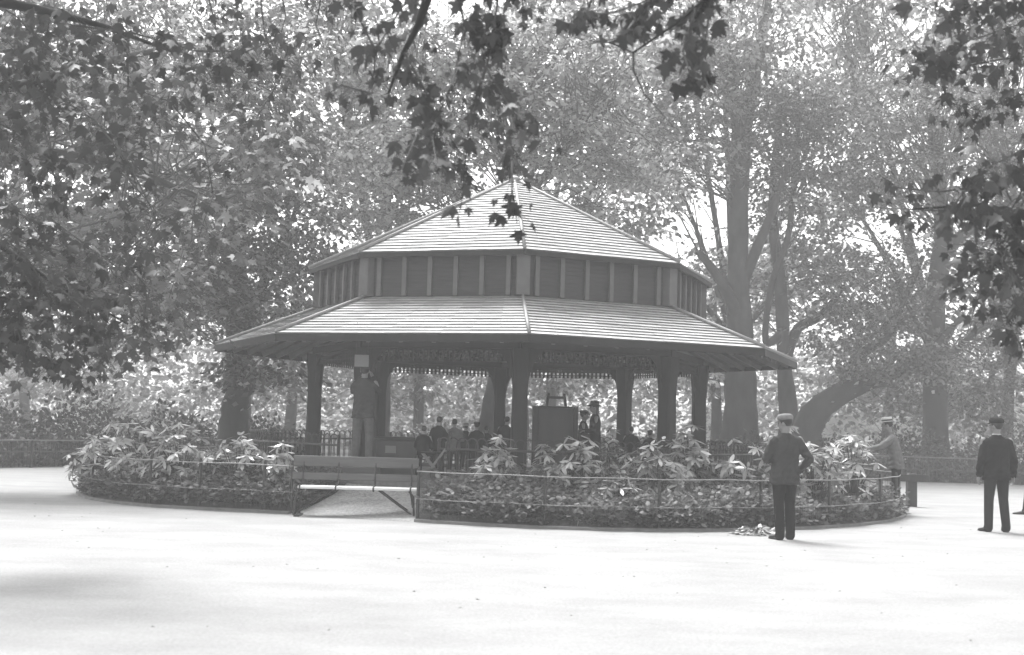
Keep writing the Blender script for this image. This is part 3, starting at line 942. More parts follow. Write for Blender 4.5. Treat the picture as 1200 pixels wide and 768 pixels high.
def person(label, loc, rz, H=1.74, pose='stand', coat='coat', legs='trouser', hat=None, arms=('hang', 'hang'), head_turn=0.0, head_tilt=0.0,
           lean=0.0, group=None, hat_m='tweed', feet=None, skirt=False, hair='hair', collar=False, stout=1.0, detail=True, hem=.80):
    """local frame: x to the person's right... facing -y; z up"""
    s = H / 1.75
    root = thing('person', label, 'person', loc, rz, group)
    seated = pose == 'sit'
    hipz = .46 if seated else .92 * s
    up = lambda z: hipz + (z - .92) * s                        # standing heights mapped on to this figure
    ln = lambda z: (0, -math.tan(lean) * max(0, z - hipz))
    shz = up(1.43)
    sx = .195 * s * stout
    V_ = Vector
    # joints
    L_legs = []
    for k, sd in enumerate((-1, 1)):
        hp = V_((sd * .09 * s, 0, hipz))
        if seated:
            kn = V_((sd * .11, -.42 * s, .46)); an = V_((sd * .11, -.40 * s, .09))
        else:
            fx, fy = (feet[k] if feet else (sd * .115 * s, 0))
            an = V_((fx, fy, .085 * s)); kn = hp.lerp(an, .50) + V_((0, -.03 * s, 0))
        L_legs.append((hp, kn, an))
    arms_j = []
    for k, sd in enumerate((-1, 1)):
        sh = V_((sd * sx, ln(shz)[1] + .01, shz - .02 * s))
        kind = arms[k]
        if kind == 'hang':
            el = sh + V_((sd * .05, .03, -.29)) * s; wr = el + V_((sd * .015, -.06, -.25)) * s
        elif kind == 'pocket':
            el = sh + V_((sd * .13, .06, -.27)) * s; wr = el + V_((-sd * .11, -.13, -.19)) * s
        elif kind == 'reach':
            el = sh + V_((sd * .06, -.20, -.20)) * s; wr = el + V_((sd * .00, -.24, -.06)) * s
        elif kind == 'up':
            el = sh + V_((sd * .03, -.20, -.14)) * s; wr = el + V_((-sd * .12, -.06, .24)) * s
        elif kind == 'front':
            el = sh + V_((sd * .07, -.02, -.28)) * s; wr = el + V_((-sd * .16, -.20, -.02)) * s
        else:                                                  # lap
            el = sh + V_((sd * .06, -.04, -.28)) * s; wr = el + V_((-sd * .06, -.22, -.07)) * s
        arms_j.append((sh, el, wr))
    # --- body: one continuous mesh
    mb = MB()
    torso_rings(mb, [(hipz - .06 * s, .12 * s, .09 * s), (up(.97), .145 * s, .10 * s), (up(1.1), .125 * s, .09 * s), (up(1.28), .15 * s, .10 * s), (up(1.42), .155 * s, .085 * s), (up(1.47), .07 * s, .06 * s)], ln)
    for hp, kn, an in L_legs:
        chain(mb, [hp, kn, an], [.075 * s, .05 * s, .034 * s])
    for (sh, el, wr), sd in zip(arms_j, (-1, 1)):
        chain(mb, [sh, el, wr], [.048 * s, .037 * s, .027 * s])
        hd = (wr - el).normalized()
        pn = V_((-sd, 0, 0)) if hd.z < -.5 else V_((0, 0, -1))
        hand(mb, wr, hd, s, pn, .6)
    nb = V_((0, ln(up(1.46))[1], up(1.44)))
    hc = V_((0, ln(up(1.64))[1] - .03 * s, up(1.635)))
    Rh = Matrix.Rotation(head_turn, 3, 'Z') @ Matrix.Rotation(-head_tilt, 3, 'X')
    hx = lambda x, y, z: hc + Rh @ V_((x, y, z)) * s
    chain(mb, [nb - V_((0, 0, .03 * s)), nb + V_((0, -.01, .05)) * s, hx(0, .02, -.06)], [.062 * s, .055 * s, .055 * s])

    def hball(c, r):
        q = MB(); q.ball((0, 0, 0), r, 16, 12)
        mb.add([hx(*(V_(c) + V_(v))) for v in q.v], q.f)
    hball((0, .012, .02), (.076, .094, .092))                  # skull
    hball((0, -.030, -.045), (.056, .062, .068))               # jaw
    hball((0, -.062, -.092), (.024, .020, .018))               # chin
    hball((0, -.097, -.018), (.012, .018, .012))               # nose tip
    hball((0, -.084, .006), (.009, .016, .026))                # nose bridge
    hball((0, -.083, -.052), (.024, .010, .007))               # lips
    for sd in (-1, 1):
        hball((sd * .077, .010, -.012), (.010, .020, .030))    # ears
        hball((sd * .033, -.072, .030), (.022, .012, .007))    # brows
    body = mb.build('body', M['skin'], root, smooth=True, remesh=.0065 if detail else .011, smooth_it=2)
    mb = MB()
    for sd in (-1, 1):
        q = MB(); q.ball((sd * .031, -.079, .010), (.012, .008, .007), 8, 6)
        mb.add([hx(*v) for v in q.v], q.f)
    mb.build('eyes', M['eye'], body, smooth=True)
    # hair: cap of hair over crown and nape
    q = MB(); q.ball((0, .022, .028), (.083, .097, .095), 20, 14)
    keep = [i for i, v in enumerate(q.v)]
    mb = MB()
    vs = []
    for v in q.v:
        v = V_(v)
        front = v.y < -.035
        low = -.055 if v.y > .03 else -.012
        if front: low = .060
        v.z = max(v.z, low)
        if front and v.z <= .0601: v.y = max(v.y, -.055)
        vs.append(hx(*v))
    mb.add(vs, q.f)
    if skirt:                                                  # long hair down the back
        q = MB(); q.ball((0, .07, -.06), (.07, .045, .14), 14, 10)
        mb.add([hx(*v) for v in q.v], q.f)
    mb.build('hair', M[hair], root, smooth=True, remesh=.008, smooth_it=2)
    # --- trousers / skirt
    mb = MB()
    if skirt and not seated:
        torso_rings(mb, [(up(.42), .24 * s, .20 * s), (up(.62), .20 * s, .16 * s), (up(.85), .165 * s, .125 * s), (up(1.03), .135 * s, .10 * s)], ln)
        mb.build('skirt', M[legs], root, smooth=True, remesh=.012, smooth_it=3)
    else:
        torso_rings(mb, [(hipz - .09 * s, .13 * s * stout, .10 * s * stout), (hipz, .165 * s * stout, .12 * s * stout), (up(1.03), .16 * s * stout, .115 * s * stout), (up(1.08), .15 * s * stout, .11 * s * stout)], ln)
        for hp, kn, an in L_legs:
            chain(mb, [hp, kn + V_((0, .004, 0)), an + V_((0, .012, .0)) * s, an + V_((0, .0, -.025)) * s], [.098 * s * stout, .074 * s, .066 * s, .072 * s], 12)
        mb.build('trousers', M[legs], root, smooth=True, remesh=.010 if detail else .014, smooth_it=2)
    # --- shoes
    for (hp, kn, an), sd in zip(L_legs, (-1, 1)):
        mb = MB()
        dirx = sd * .25
        f = V_((dirx, -1, 0)).normalized()
        heel = V_((an.x, an.y, 0)) - f * .05 * s
        rg = []
        for tt, w, hgt in ((0, .030, .06), (.03, .038, .085), (.08, .040, .095), (.14, .042, .070), (.20, .047, .055), (.25, .040, .045), (.285, .018, .03)):
            c = heel + f * tt * s
            sdv = V_((-f.y, f.x, 0))
            rg.append([c + sdv * w * s * math.cos(th) + V_((0, 0, max(0.0, hgt * .5 * s + hgt * .5 * s * math.sin(th) * (1.0)))) for th in np.linspace(0, 2 * PI, 13)[:-1]])
        mb.loft(rg)
        mb.build('shoe', M['leather'], root, smooth=True)
    # --- jacket
    mb = MB()
    st = stout
    zhem = up(hem) if not seated else hipz - .03
    rows = [(zhem, .205 * s * st, .150 * s * st), (up(.95), .195 * s * st, .140 * s * st), (up(1.10), .178 * s * st, .125 * s * st), (up(1.25), .192 * s * st, .130 * s * st), (up(1.36), .198 * s * st, .122 * s * st), (up(1.42), .172 * s * st, .100 * s), (up(1.455), .115 * s * st, .085 * s), (up(1.485), .075 * s, .074 * s), (up(1.50), .070 * s, .070 * s)]
    rows = [r for i, r in enumerate(rows) if i == 0 or r[0] > zhem + .03]
    torso_rings(mb, rows, ln)
    for (sh, el, wr), sd in zip(arms_j, (-1, 1)):
        chain(mb, [sh + V_((-sd * .035 * s, 0, -.035 * s)), el, wr - (wr - el).normalized() * .01], [.074 * s * st, .060 * s, .048 * s], 12)
    jk = mb.build('jacket', M[coat], root, smooth=True, remesh=.010 if detail else .014, smooth_it=3)
    if detail:                                                 # folds, back seam
        tex = jk.data
        co = np.empty(len(tex.vertices) * 3, np.float32); tex.vertices.foreach_get('co', co); co = co.reshape(-1, 3)
        no = np.empty(len(tex.vertices) * 3, np.float32); tex.vertices.foreach_get('normal', no); no = no.reshape(-1, 3)
        w = np.sin(co[:, 2] * 42 + co[:, 0] * 30 + 2.2 * np.sin(co[:, 1] * 23)) * np.sin(co[:, 0] * 33 + 3 * np.sin(co[:, 2] * 11))
        low = np.clip((shz - co[:, 2]) / .4, .25, 1)
        co += no * (w * .010 * low)[:, None]
        seam = np.exp(-(co[:, 0] / .007) ** 2) * (co[:, 1] > .03)
        co -= no * (seam * .006)[:, None]
        tex.vertices.foreach_set('co', co.ravel()); tex.update()
    if collar:
        mb = MB()
        c = nb + V_((0, -.005, .055)) * s
        mb.loft([ell(c + V_((0, 0, z)), r, r, 16) for r, z in ((.066 * s, -.02), (.063 * s, .022 * s), (.055 * s, .022 * s))])
        mb.build('shirt_collar', M['shirt'], root, smooth=True)
    # --- hats
    if hat == 'flat':
        mb = MB()
        rows = [(.048, .088, .105, .010), (.075, .100, .118, .004), (.105, .100, .115, .0), (.128, .075, .09, -.006), (.136, .03, .035, -.01)]
        mb.loft([[hx(rx * math.cos(th), .012 + dy + ry * math.sin(th), z - .05 * (ry * math.sin(th) < -.08) * .2) for th in np.linspace(0, 2 * PI, 21)[:-1]] for z, rx, ry, dy in rows])
        cap = mb.build('cap', M[hat_m], root, smooth=True)
        mb = MB()
        rim = []
        for j, (ry, z) in enumerate(((.085, .060), (.150, .034), (.150, .028), (.085, .050))):
            rim.append([hx(.084 * math.sin(a) * (1 if j in (0, 3) else 1.0), -ry * math.cos(a) * (1 if j in (0, 3) else 1) + (.0), z) for a in np.linspace(-1.15, 1.15, 11)])
        n = 11
        mb.add([v for R in rim for v in R], [(i * n + k_, i * n + k_ + 1, ((i + 1) % 4) * n + k_ + 1, ((i + 1) % 4) * n + k_) for i in range(4) for k_ in range(n - 1)] + [(0, n, 2 * n, 3 * n), (n - 1, 4 * n - 1, 3 * n - 1, 2 * n - 1)])
        mb.build('peak', M[hat_m], cap, smooth=True)
    elif hat in ('boater', 'brim'):
        br, zt, z0 = (.150, .150, .060) if hat == 'boater' else (.155, .150, .055)
        mb = MB()
        prof = [(.088, z0), (br, z0 - (.0 if hat == 'boater' else .025)), (br, z0 + .008 - (.0 if hat == 'boater' else .025)), (.090, z0 + .010), (.088, zt - .006), (.080, zt), (.02, zt + (.0 if hat == 'boater' else .012))]
        mb.loft([[hx(r * math.cos(th), .012 + r * 1.12 * math.sin(th), z) for th in np.linspace(0, 2 * PI, 25)[:-1]] for r, z in prof])
        ht = mb.build('hat', M[hat_m], root)
        mb = MB()
        mb.loft([[hx(r * math.cos(th), .012 + r * 1.12 * math.sin(th), z) for th in np.linspace(0, 2 * PI, 25)[:-1]] for r, z in ((.0905, z0 + .012), (.0915, z0 + .045), (.089, z0 + .046))], cap=False)
        mb.build('ribbon', M['ribbon'], ht, smooth=True)
    return root


grp = 'people in the park'
g = G(919, 633)
person('man in a light flat cap and dark jacket standing close to the wire fence', (g.x, g.y, .004), PI + .22, 1.73, coat='coat4', stout=1.10, legs='trouser', hat='flat', hat_m='tweed',
       arms=('pocket', 'front'), head_turn=.75, head_tilt=-.12, feet=[(-.10, -.03), (.09, .05)], group=None, hem=.78, collar=False)
g = G(1168, 624)
person('man with his back turned in black jacket and dark cap at far right', (g.x, g.y, .004), PI + .06, 1.80, coat='coat2', legs='trouser', hat='flat', hat_m='coat2',
       arms=('hang', 'hang'), head_turn=-.5 + 1.1, head_tilt=0, feet=[(-.15, 0), (.14, .0)], collar=True, stout=1.08, hem=.80)
# boater man inside the fence
c = P(1051, 560, 24.35)
person('man in a straw boater and grey jacket reaching over the fence into the shrubs', (c.x, 24.35, .07), -PI / 2 - .25, 1.73, coat='coat3', legs='trouser', hat='boater', hat_m='straw',
       arms=('reach', 'reach'), lean=.22, head_tilt=-.12, hem=.80)
# walker half out of the picture
g = G(1205, 604)
person('walker mostly outside the right edge, only a trousered leg and dark shoe showing', (g.x + .16, g.y, .004), -PI / 2, 1.74, coat='coat', legs='trouser', hat=None, arms=('hang', 'hang'),
       feet=[(-.1, -.18), (.1, .22)])
# man on the box under the notice
person('man in dark jacket and grey trousers standing on a box under the notice', (STX, STY, STZ), PI - .08, 1.74, coat='coat4', legs='trouser2', hat=None, arms=('up', 'up'),
       head_tilt=.25, hem=.80, feet=[(-.13, 0), (.12, 0)])
# children: (u, v of head top, distance, H, kwargs)
KID = [
    (497, 499, 21.9, dict(coat='coat2', arms=('lap', 'lap')), 'child in black with bare dark head, leftmost of the row inside the shelter entrance'),
    (515, 488, 22.2, dict(coat='coat2', hat=None), 'tall figure in black standing at the shelter entrance next to the folding chair'),
    (533, 491, 23.3, dict(coat='coat3', hat=None), 'child with a round dark head and lighter shoulders in the seated row'),
    (546, 494, 24.0, dict(coat='coat2', hat='brim', hat_m='straw'), 'child in a pale brimmed hat in the seated row'),
    (559, 493, 23.6, dict(coat='coat2', hat='flat', hat_m='coat2'), 'child in a dark cap right of the pale hat in the seated row'),
    (570, 499, 24.3, dict(coat='coat', hat=None), 'small child low in the row left of the far post'),
    (591, 488, 24.0, dict(coat='coat2', hat=None, lean=.25), 'figure in black stooping between the two middle posts'),
    (684, 480, 24.0, dict(coat='coat2', hat='flat', hat_m='coat2', rz=-PI / 2 + PI), 'boy in a peaked cap standing beside the dark cabinet'),
    (698, 470, 23.7, dict(coat='coat2', legs='frock', hat='brim', hat_m='coat2', skirt=True, rz=-PI / 2), 'girl in a brimmed hat and dark frock standing right of the cabinet'),
    (740, 500, 24.6, dict(coat='coat2', hat=None, rz=PI), 'child in black whose head shows left of the near right post'),
    (762, 503, 24.9, dict(coat='coat2', hat='flat', hat_m='coat2', rz=PI), 'child in a cap whose head shows just left of the near right post, beside another'),
]
for u, v, Y, kw, lab in KID:
    c = P(u, v, Y)
    H = c.z - FLOOR
    kw = dict(kw)
    rz = kw.pop('rz', PI + random.uniform(-.5, .5))
    extra = .03 if kw.get('hat') else 0
    if H < .95:
        kw['pose'] = 'sit'
        hh = (H - extra - .46) / (1.75 - .92) * 1.75
        person(lab, (c.x, Y, FLOOR), rz, hh, arms=kw.pop('arms', ('lap', 'lap')), detail=False, group='children in the shelter', **{k_: w_ for k_, w_ in kw.items()})
    else:
        person(lab, (c.x, Y, FLOOR), rz, H - extra, arms=kw.pop('arms', ('front', 'front')), detail=False, group='children in the shelter', **kw)


# ------------------------------------------------------------------ trees
def tree(name, label, base, trunk, limbs, blobs, leaf_size, seed, lm='lf_far', bark='bark', group='trees round the clearing', per=46, T=T_KITE, clump_r=.66, thin=.78, sides=12, twigs=True, flare=True):
    """base (x, y); trunk and limbs: lists of (dx, dy, z, r) from the base; blobs: (dx, dy, z, rx, ry, rz, clumps)"""
    rs = np.random.default_rng(seed)
    t = thing(name, label, 'tree', (base[0], base[1], 0), 0, group)

    def smooth(pl):
        pl = np.array(pl, float)
        n = len(pl)
        out = []
        for i in range(n - 1):
            p0, p1, p2, p3 = pl[max(i - 1, 0)], pl[i], pl[i + 1], pl[min(i + 2, n - 1)]
            for f in np.linspace(0, 1, 5)[:-1]:
                out.append(.5 * ((2 * p1) + (-p0 + p2) * f + (2 * p0 - 5 * p1 + 4 * p2 - p3) * f ** 2 + (-p0 + 3 * p1 - 3 * p2 + p3) * f ** 3))
        out.append(pl[-1])
        return np.array(out)
    tr = smooth(trunk)
    mb = MB()
    mb.tube([Vector(p[:3]) for p in tr], list(np.maximum(tr[:, 3], .01) * (1 + 0.0 * tr[:, 3])), sides, 0, False, .22, seed)
    mb.build('trunk', M[bark], t, smooth=True)
    sk = [tr]
    for l in limbs:
        q = smooth(l)
        sk.append(q)
        mb = MB(); mb.tube([Vector(p[:3]) for p in q], list(np.maximum(q[:, 3], .008)), 8, 0, False, .16, seed + 1); mb.build('limb', M[bark], t, smooth=True)
    allp = np.concatenate(sk)
    Cs, Ds, Ns, Ss = [], [], [], []
    tw = MB()
    for (dx, dy, z, rx, ry, rz, nc) in blobs:
        nc = int(nc * thin)
        d = unit(nc) * (rs.random((nc, 1)) ** .45)
        cc = np.array([dx, dy, z]) + d * np.array([rx, ry, rz])
        cc = cc[cc[:, 2] > 1.2]
        for c in cc:
            if twigs:
                dist = np.linalg.norm(allp[:, :3] - c, axis=1) + .8 * np.maximum(0, allp[:, 2] - c[2])
                j = int(rs.choice(np.argsort(dist)[:9])); a = allp[j, :3]
                ln_ = np.linalg.norm(a - c)
                m1 = a + (c - a) * .35 + rs.normal(size=3) * .10 * ln_ + np.array([0, 0, .08 * ln_])
                m2 = a + (c - a) * .7 + rs.normal(size=3) * .10 * ln_ + np.array([0, 0, .10 * ln_])
                r0 = min(.035, .010 + .005 * ln_)
                tw.tube([a, m1, m2, c], [r0, r0 * .75, r0 * .5, .006], 4)
            n = int(per * .85 * rs.uniform(.5, 1.5))
            R = clump_r * rs.uniform(.65, 1.25)
            o_ = rs.normal(size=(n, 3)) * np.array([R * .72, R * .72, R * .20])
            o_[:, 2] -= .25 * (o_[:, 0] ** 2 + o_[:, 1] ** 2) / R
            Cs.append(c + o_)
            dd = o_ * np.array([1, 1, .3]) + rs.normal(size=(n, 3)) * .35 * R + np.array([0, 0, -.25 * R])
            Ds.append(dd)
            Ns.append(np.stack([rs.normal(0, .45, n), rs.normal(0, .45, n), np.ones(n)], 1))
            Ss.append(rs.uniform(.55, 1.25, n) * leaf_size * 1.12)
    if twigs:
        tw.build('branches', M['twig'], t)
    leaves('crown', np.concatenate(Cs), np.concatenate(Ds), np.concatenate(Ns), np.concatenate(Ss), T, M[lm], t)
    return t


def rel(pts, base, k=1.0):
    """(u, v, distance, radius) list into offsets from the base"""
    out = []
    for u, v, Y, r in pts:
        p = P(u, v, Y * k)
        out.append((p.x - base[0], p.y - base[1], p.z, r * k))
    return out


def blob(u, v, Y, w, h, n, base, deep=None):
    """crown mass centred at u, v with half width w and half height h in photo pixels"""
    p = P(u, v, Y)
    k_ = Y / F
    return (p.x - base[0], p.y - base[1], p.z, w * k_, deep or w * k_ * .8, h * k_, n)


def base_at(u, Y):
    return ((u - 600) / F * Y * 1.0, Y)


# -- the named trunks
B = base_at(868, 46.0)
tree('plane_tree', 'massive trunked plane tree behind the right end of the shelter, forking high up', B,
     [(0, 0, -.1, .85)] + rel([(868, 500, 40, .58), (868, 440, 40, .46), (866, 340, 40, .35), (866, 240, 40.2, .31), (872, 150, 40.4, .25), (888, 70, 40.6, .18), (905, -40, 41, .12)], B, 1.150),
     [rel([(870, 170, 40.3, .24), (858, 110, 40.5, .18), (850, 20, 41, .1)], B, 1.150), rel([(868, 380, 40, .22), (845, 330, 39.4, .17), (818, 295, 39, .1)], B, 1.150),
      rel([(870, 330, 40, .2), (900, 260, 39.5, .14), (925, 190, 39, .08)], B, 1.150)],
     [blob(850, 60, 46.0, 110, 90, 170, B), blob(800, 160, 44.8, 80, 60, 55, B), blob(930, 170, 46.0, 80, 60, 70, B)], .20, 21)
B = base_at(926, 48.0)
tree('plane_tree', 'slender trunked tree that bends just right of the shelter eaves', B,
     [(0, 0, -.1, 0.56)] + rel([(925, 500, 43, .36), (921, 450, 43, .27), (918, 400, 43, .23), (914, 330, 43, .2), (905, 240, 43, .16), (915, 130, 43, .1)], B, 1.116),
     [rel([(922, 420, 43, .18), (935, 385, 43, .17), (962, 370, 43, .13), (990, 335, 43, .08)], B, 1.116), rel([(917, 390, 43, .18), (897, 400, 42.6, .12), (905, 330, 42, .11), (925, 270, 42, .1), (935, 150, 42, .07)], B, 1.116)],
     [blob(940, 250, 48.0, 70, 70, 55, B), blob(960, 130, 48.0, 90, 70, 90, B), blob(900, 350, 50.2, 60, 50, 14, B)], .19, 22)
B = base_at(948, 45.0)
tree('leaning_tree', 'thick tree leaning hard to the right behind the man in the light flat cap', B,
     [(0, 0, -.1, .7)] + rel([(946, 505, 37, .44), (965, 475, 37, .36), (1000, 455, 37, .30), (1040, 440, 37, .22), (1080, 420, 37.3, .15), (1130, 370, 37.5, .08)], B, 1.216),
     [rel([(985, 460, 37, .2), (1010, 415, 37.5, .15), (1040, 395, 37.5, .11), (1060, 350, 38, .1), (1082, 300, 38, .07)], B, 1.216)],
     [blob(1010, 390, 46.2, 70, 50, 60, B), blob(1060, 330, 46.2, 60, 60, 55, B), blob(1080, 415, 43, 45, 28, 40, B), blob(1010, 425, 43.5, 40, 14, 16, B), blob(1060, 470, 48.6, 60, 25, 26, B), blob(980, 320, 47.4, 50, 50, 30, B)], .18, 23, bark='bark2')
B = base_at(1098, 46.0)
tree('plane_tree', 'straight dark trunked tree at right that forks below the overhanging leaves', B,
     [(0, 0, -.1, 0.70)] + rel([(1097, 530, 36, .38), (1096, 450, 36, .32), (1096, 370, 36, .29), (1102, 300, 36, .27), (1108, 270, 36, .22), (1095, 180, 36, .15), (1085, 60, 36, .08)], B, 1.278),
     [rel([(1103, 305, 36, .2), (1122, 280, 36, .17), (1150, 262, 36, .12), (1190, 230, 36, .08)], B, 1.278), rel([(1096, 420, 36, .1), (1075, 380, 36, .08), (1050, 330, 36, .05)], B, 1.278), rel([(1096, 440, 36, .1), (1130, 400, 36, .08), (1160, 380, 36, .05)], B, 1.278)],
     [blob(1080, 130, 46.0, 120, 100, 190, B), blob(1160, 250, 47.3, 80, 70, 80, B), blob(1150, 420, 49.8, 70, 60, 75, B), blob(1040, 220, 47.3, 60, 60, 50, B)], .18, 24, bark='bark2')
B = base_at(276, 34.0)
tree('plane_tree', 'burred trunk tree showing between the left shrubs and the low eaves', B,
     [(0, 0, -.1, .6)] + rel([(274, 510, 34, .42), (275, 480, 34, .36), (278, 462, 34, .34), (281, 450, 34, .47), (283, 440, 34, .45), (282, 425, 34, .36), (280, 380, 34, .33), (275, 250, 34, .25), (280, 100, 34, .12)], B),
     [rel([(281, 400, 34, .2), (310, 330, 34, .14), (340, 260, 34, .08)], B), rel([(280, 380, 34, .2), (230, 300, 33, .14), (190, 250, 32, .08)], B), rel([(276, 270, 34, .16), (330, 150, 34, .1), (350, 80, 34, .06)], B)],
     [blob(300, 200, 34, 130, 110, 230, B), blob(240, 330, 32.5, 90, 70, 120, B), blob(345, 320, 33.5, 60, 60, 60, B), blob(300, 60, 34, 120, 60, 110, B), blob(300, 430, 33, 50, 16, 22, B)], .18, 25, lm='lf_mid', bark='bark2')
B = base_at(572, 40.0)
tree('plane_tree', 'tree directly behind the shelter whose slanting trunk shows beside the middle posts', B,
     [(0, 0, -.1, .7)] + rel([(568, 510, 40, .30), (575, 470, 40, .25), (583, 430, 40, .23), (592, 340, 40, .2), (600, 200, 40, .22), (610, 60, 40, .1)], B),
     [rel([(590, 330, 40, .18), (540, 250, 40, .12), (500, 150, 40, .07)], B), rel([(596, 260, 40, .16), (660, 180, 40, .1), (720, 120, 40, .06)], B)],
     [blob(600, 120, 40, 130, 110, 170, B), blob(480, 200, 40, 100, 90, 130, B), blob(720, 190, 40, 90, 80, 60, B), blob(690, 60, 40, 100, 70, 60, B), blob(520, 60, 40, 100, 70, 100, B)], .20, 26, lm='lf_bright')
B = (-13.5, 25.0)
tree('plane_tree', 'nearer large leaved plane tree whose dark crown spreads in from the left over the bed', B,
     [(0, 0, -.1, .55), (.05, 0, 1.5, .42), (.15, .1, 4.0, .36), (.3, .2, 7.0, .28), (.6, .2, 11, .14)],
     [rel([(-120, 200, 25, .2), (0, 180, 25, .15), (120, 190, 24.5, .10), (230, 230, 24, .05)], B), rel([(-130, 120, 25, .18), (40, 90, 25, .12), (180, 60, 25, .06)], B), rel([(-140, 260, 25, .14), (-20, 300, 24, .1), (120, 350, 24, .05)], B)],
     [blob(30, 110, 25, 130, 110, 85, B), blob(170, 120, 25, 90, 90, 26, B), blob(200, 270, 24.5, 90, 70, 26, B), blob(150, 350, 24, 80, 55, 26, B), blob(20, 300, 24.5, 90, 70, 30, B), blob(290, 190, 25, 50, 60, 18, B)],
     .19, 31, lm='lf_mid', bark='bark2', T=T_PLANE, per=34, clump_r=.6)
# -- the others round the clearing
rest = [
    # u, Y, crown (u,v,w,h,n) list, label
    (-40, 44, [(40, -40, 140, 60, 90), (60, 250, 120, 90, 150), (60, 100, 130, 90, 150), (10, 380, 60, 40, 30)], 'tree at the far left whose hazy crown fills the corner above the dark bushes'),
    (286, 47, [(190, -50, 140, 60, 90), (170, 180, 110, 100, 150), (160, 60, 120, 70, 110), (220, 340, 70, 50, 40)], 'tall hazy tree between the far left corner and the burred trunk'),
    (448, 46, [(380, -50, 120, 60, 80), (420, 170, 110, 110, 190), (430, 330, 90, 60, 70), (400, 50, 110, 60, 100)], 'broad tree whose crown rises over the left slope of the upper roof'),
    (612, 50, [(640, -60, 130, 60, 90), (690, 250, 100, 80, 120), (740, 120, 110, 90, 140), (700, 20, 130, 50, 90), (700, 410, 80, 30, 40)], 'bright crowned tree rising over the right slope of the upper roof'),
    (864, 54, [(840, -50, 140, 60, 110), (800, 330, 80, 60, 50), (940, 300, 110, 60, 70), (790, 200, 90, 70, 60), (800, 40, 120, 60, 90), (790, 430, 60, 20, 25)], 'thin crowned tree between the upper roof and the massive trunk'),
    (1096, 56, [(990, -30, 150, 70, 150), (990, 220, 100, 70, 70), (930, 330, 90, 60, 50), (1000, 90, 120, 80, 130), (1010, 360, 80, 50, 40)], 'pale tree far behind the leaning one'),
    (1180, 52, [(1160, 20, 120, 90, 130), (1170, 330, 90, 80, 110), (1180, 170, 100, 90, 120), (1150, 470, 80, 30, 40)], 'hazy tree behind the man at far right'),
    (490, 60, [(480, 440, 90, 30, 60), (500, 380, 90, 40, 60)], 'distant low crowned tree seen through the left half of the shelter'),
    (646, 62, [(660, 440, 90, 26, 50), (640, 390, 90, 40, 50)], 'distant low crowned tree seen through the shelter above the cabinet'),
    (340, 58, [(350, 440, 90, 30, 60), (330, 380, 80, 40, 50)], 'distant tree seen left of the shelter posts'),
    (30, 64, [(110, 400, 100, 40, 50), (60, 440, 80, 20, 22)], 'distant pale tree above the dark bushes at left'),
    (1040, 66, [(1040, 450, 90, 30, 50), (980, 420, 80, 40, 40)], 'distant pale tree above the long bright strip'),
    (840, 60, [(830, 420, 70, 40, 40), (880, 330, 70, 60, 30)], 'distant tree seen beside the massive trunk'),
]
for i, (u, Y, cr, lab) in enumerate(rest):
    B = base_at(u, Y)
    top = min(c[1] for c in cr)
    sway = random.uniform(-12, 12)
    tree('park_tree', lab, B, [(0, 0, -.1, .36)] + rel([(u, 500, Y, .26), (u + sway * .4, 430, Y, .21), (u + sway, 340, Y, .17), (u + sway * .4, top + (300 - top) * .4 if top < 250 else 380, Y, .11)], B),
         [rel([(u + sway * .6, 400, Y, .14), ((u + c[0]) / 2, (c[1] + 400) / 2, Y, .11), (c[0], c[1], Y, .05)], B) for c in cr],
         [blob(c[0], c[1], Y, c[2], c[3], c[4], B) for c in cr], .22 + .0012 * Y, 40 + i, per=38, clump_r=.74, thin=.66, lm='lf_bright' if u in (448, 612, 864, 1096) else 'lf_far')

# far-off wood closing the view
nW = 3000
Cs, Ds, Ns, Ss = [], [], [], []
ww = np.random.default_rng(77)
ax = ww.uniform(-62, 62, nW); ay = ww.uniform(84, 104, nW)
hz = (9 + 5 * np.sin(ax * .17) + 3 * np.sin(ax * .41 + 1)) * ww.random(nW) ** .8 + .4
hz[:1150] = ww.random(1150) * 5.5
ay[:1150] = ww.uniform(62, 84, 1150)
ax[:1150] *= .62
cc = np.stack([ax, ay, hz], 1)
for c in cc:
    n = 24
    o_ = ww.normal(size=(n, 3)) * np.array([1.1, .9, .6])
    Cs.append(c + o_); Ds.append(o_ + ww.normal(size=(n, 3)) * .5); Ns.append(np.stack([ww.normal(0, .6, n), ww.normal(0, .6, n), np.ones(n)], 1)); Ss.append(ww.uniform(.25, .5, n))
o = leaves('distant_wood', np.concatenate(Cs), np.concatenate(Ds), np.concatenate(Ns), np.concatenate(Ss), T_KITE, M['lf_wood'])
tag(o, 'pale far-off wood closing the view beyond the park trees', 'wood', None, 'stuff')


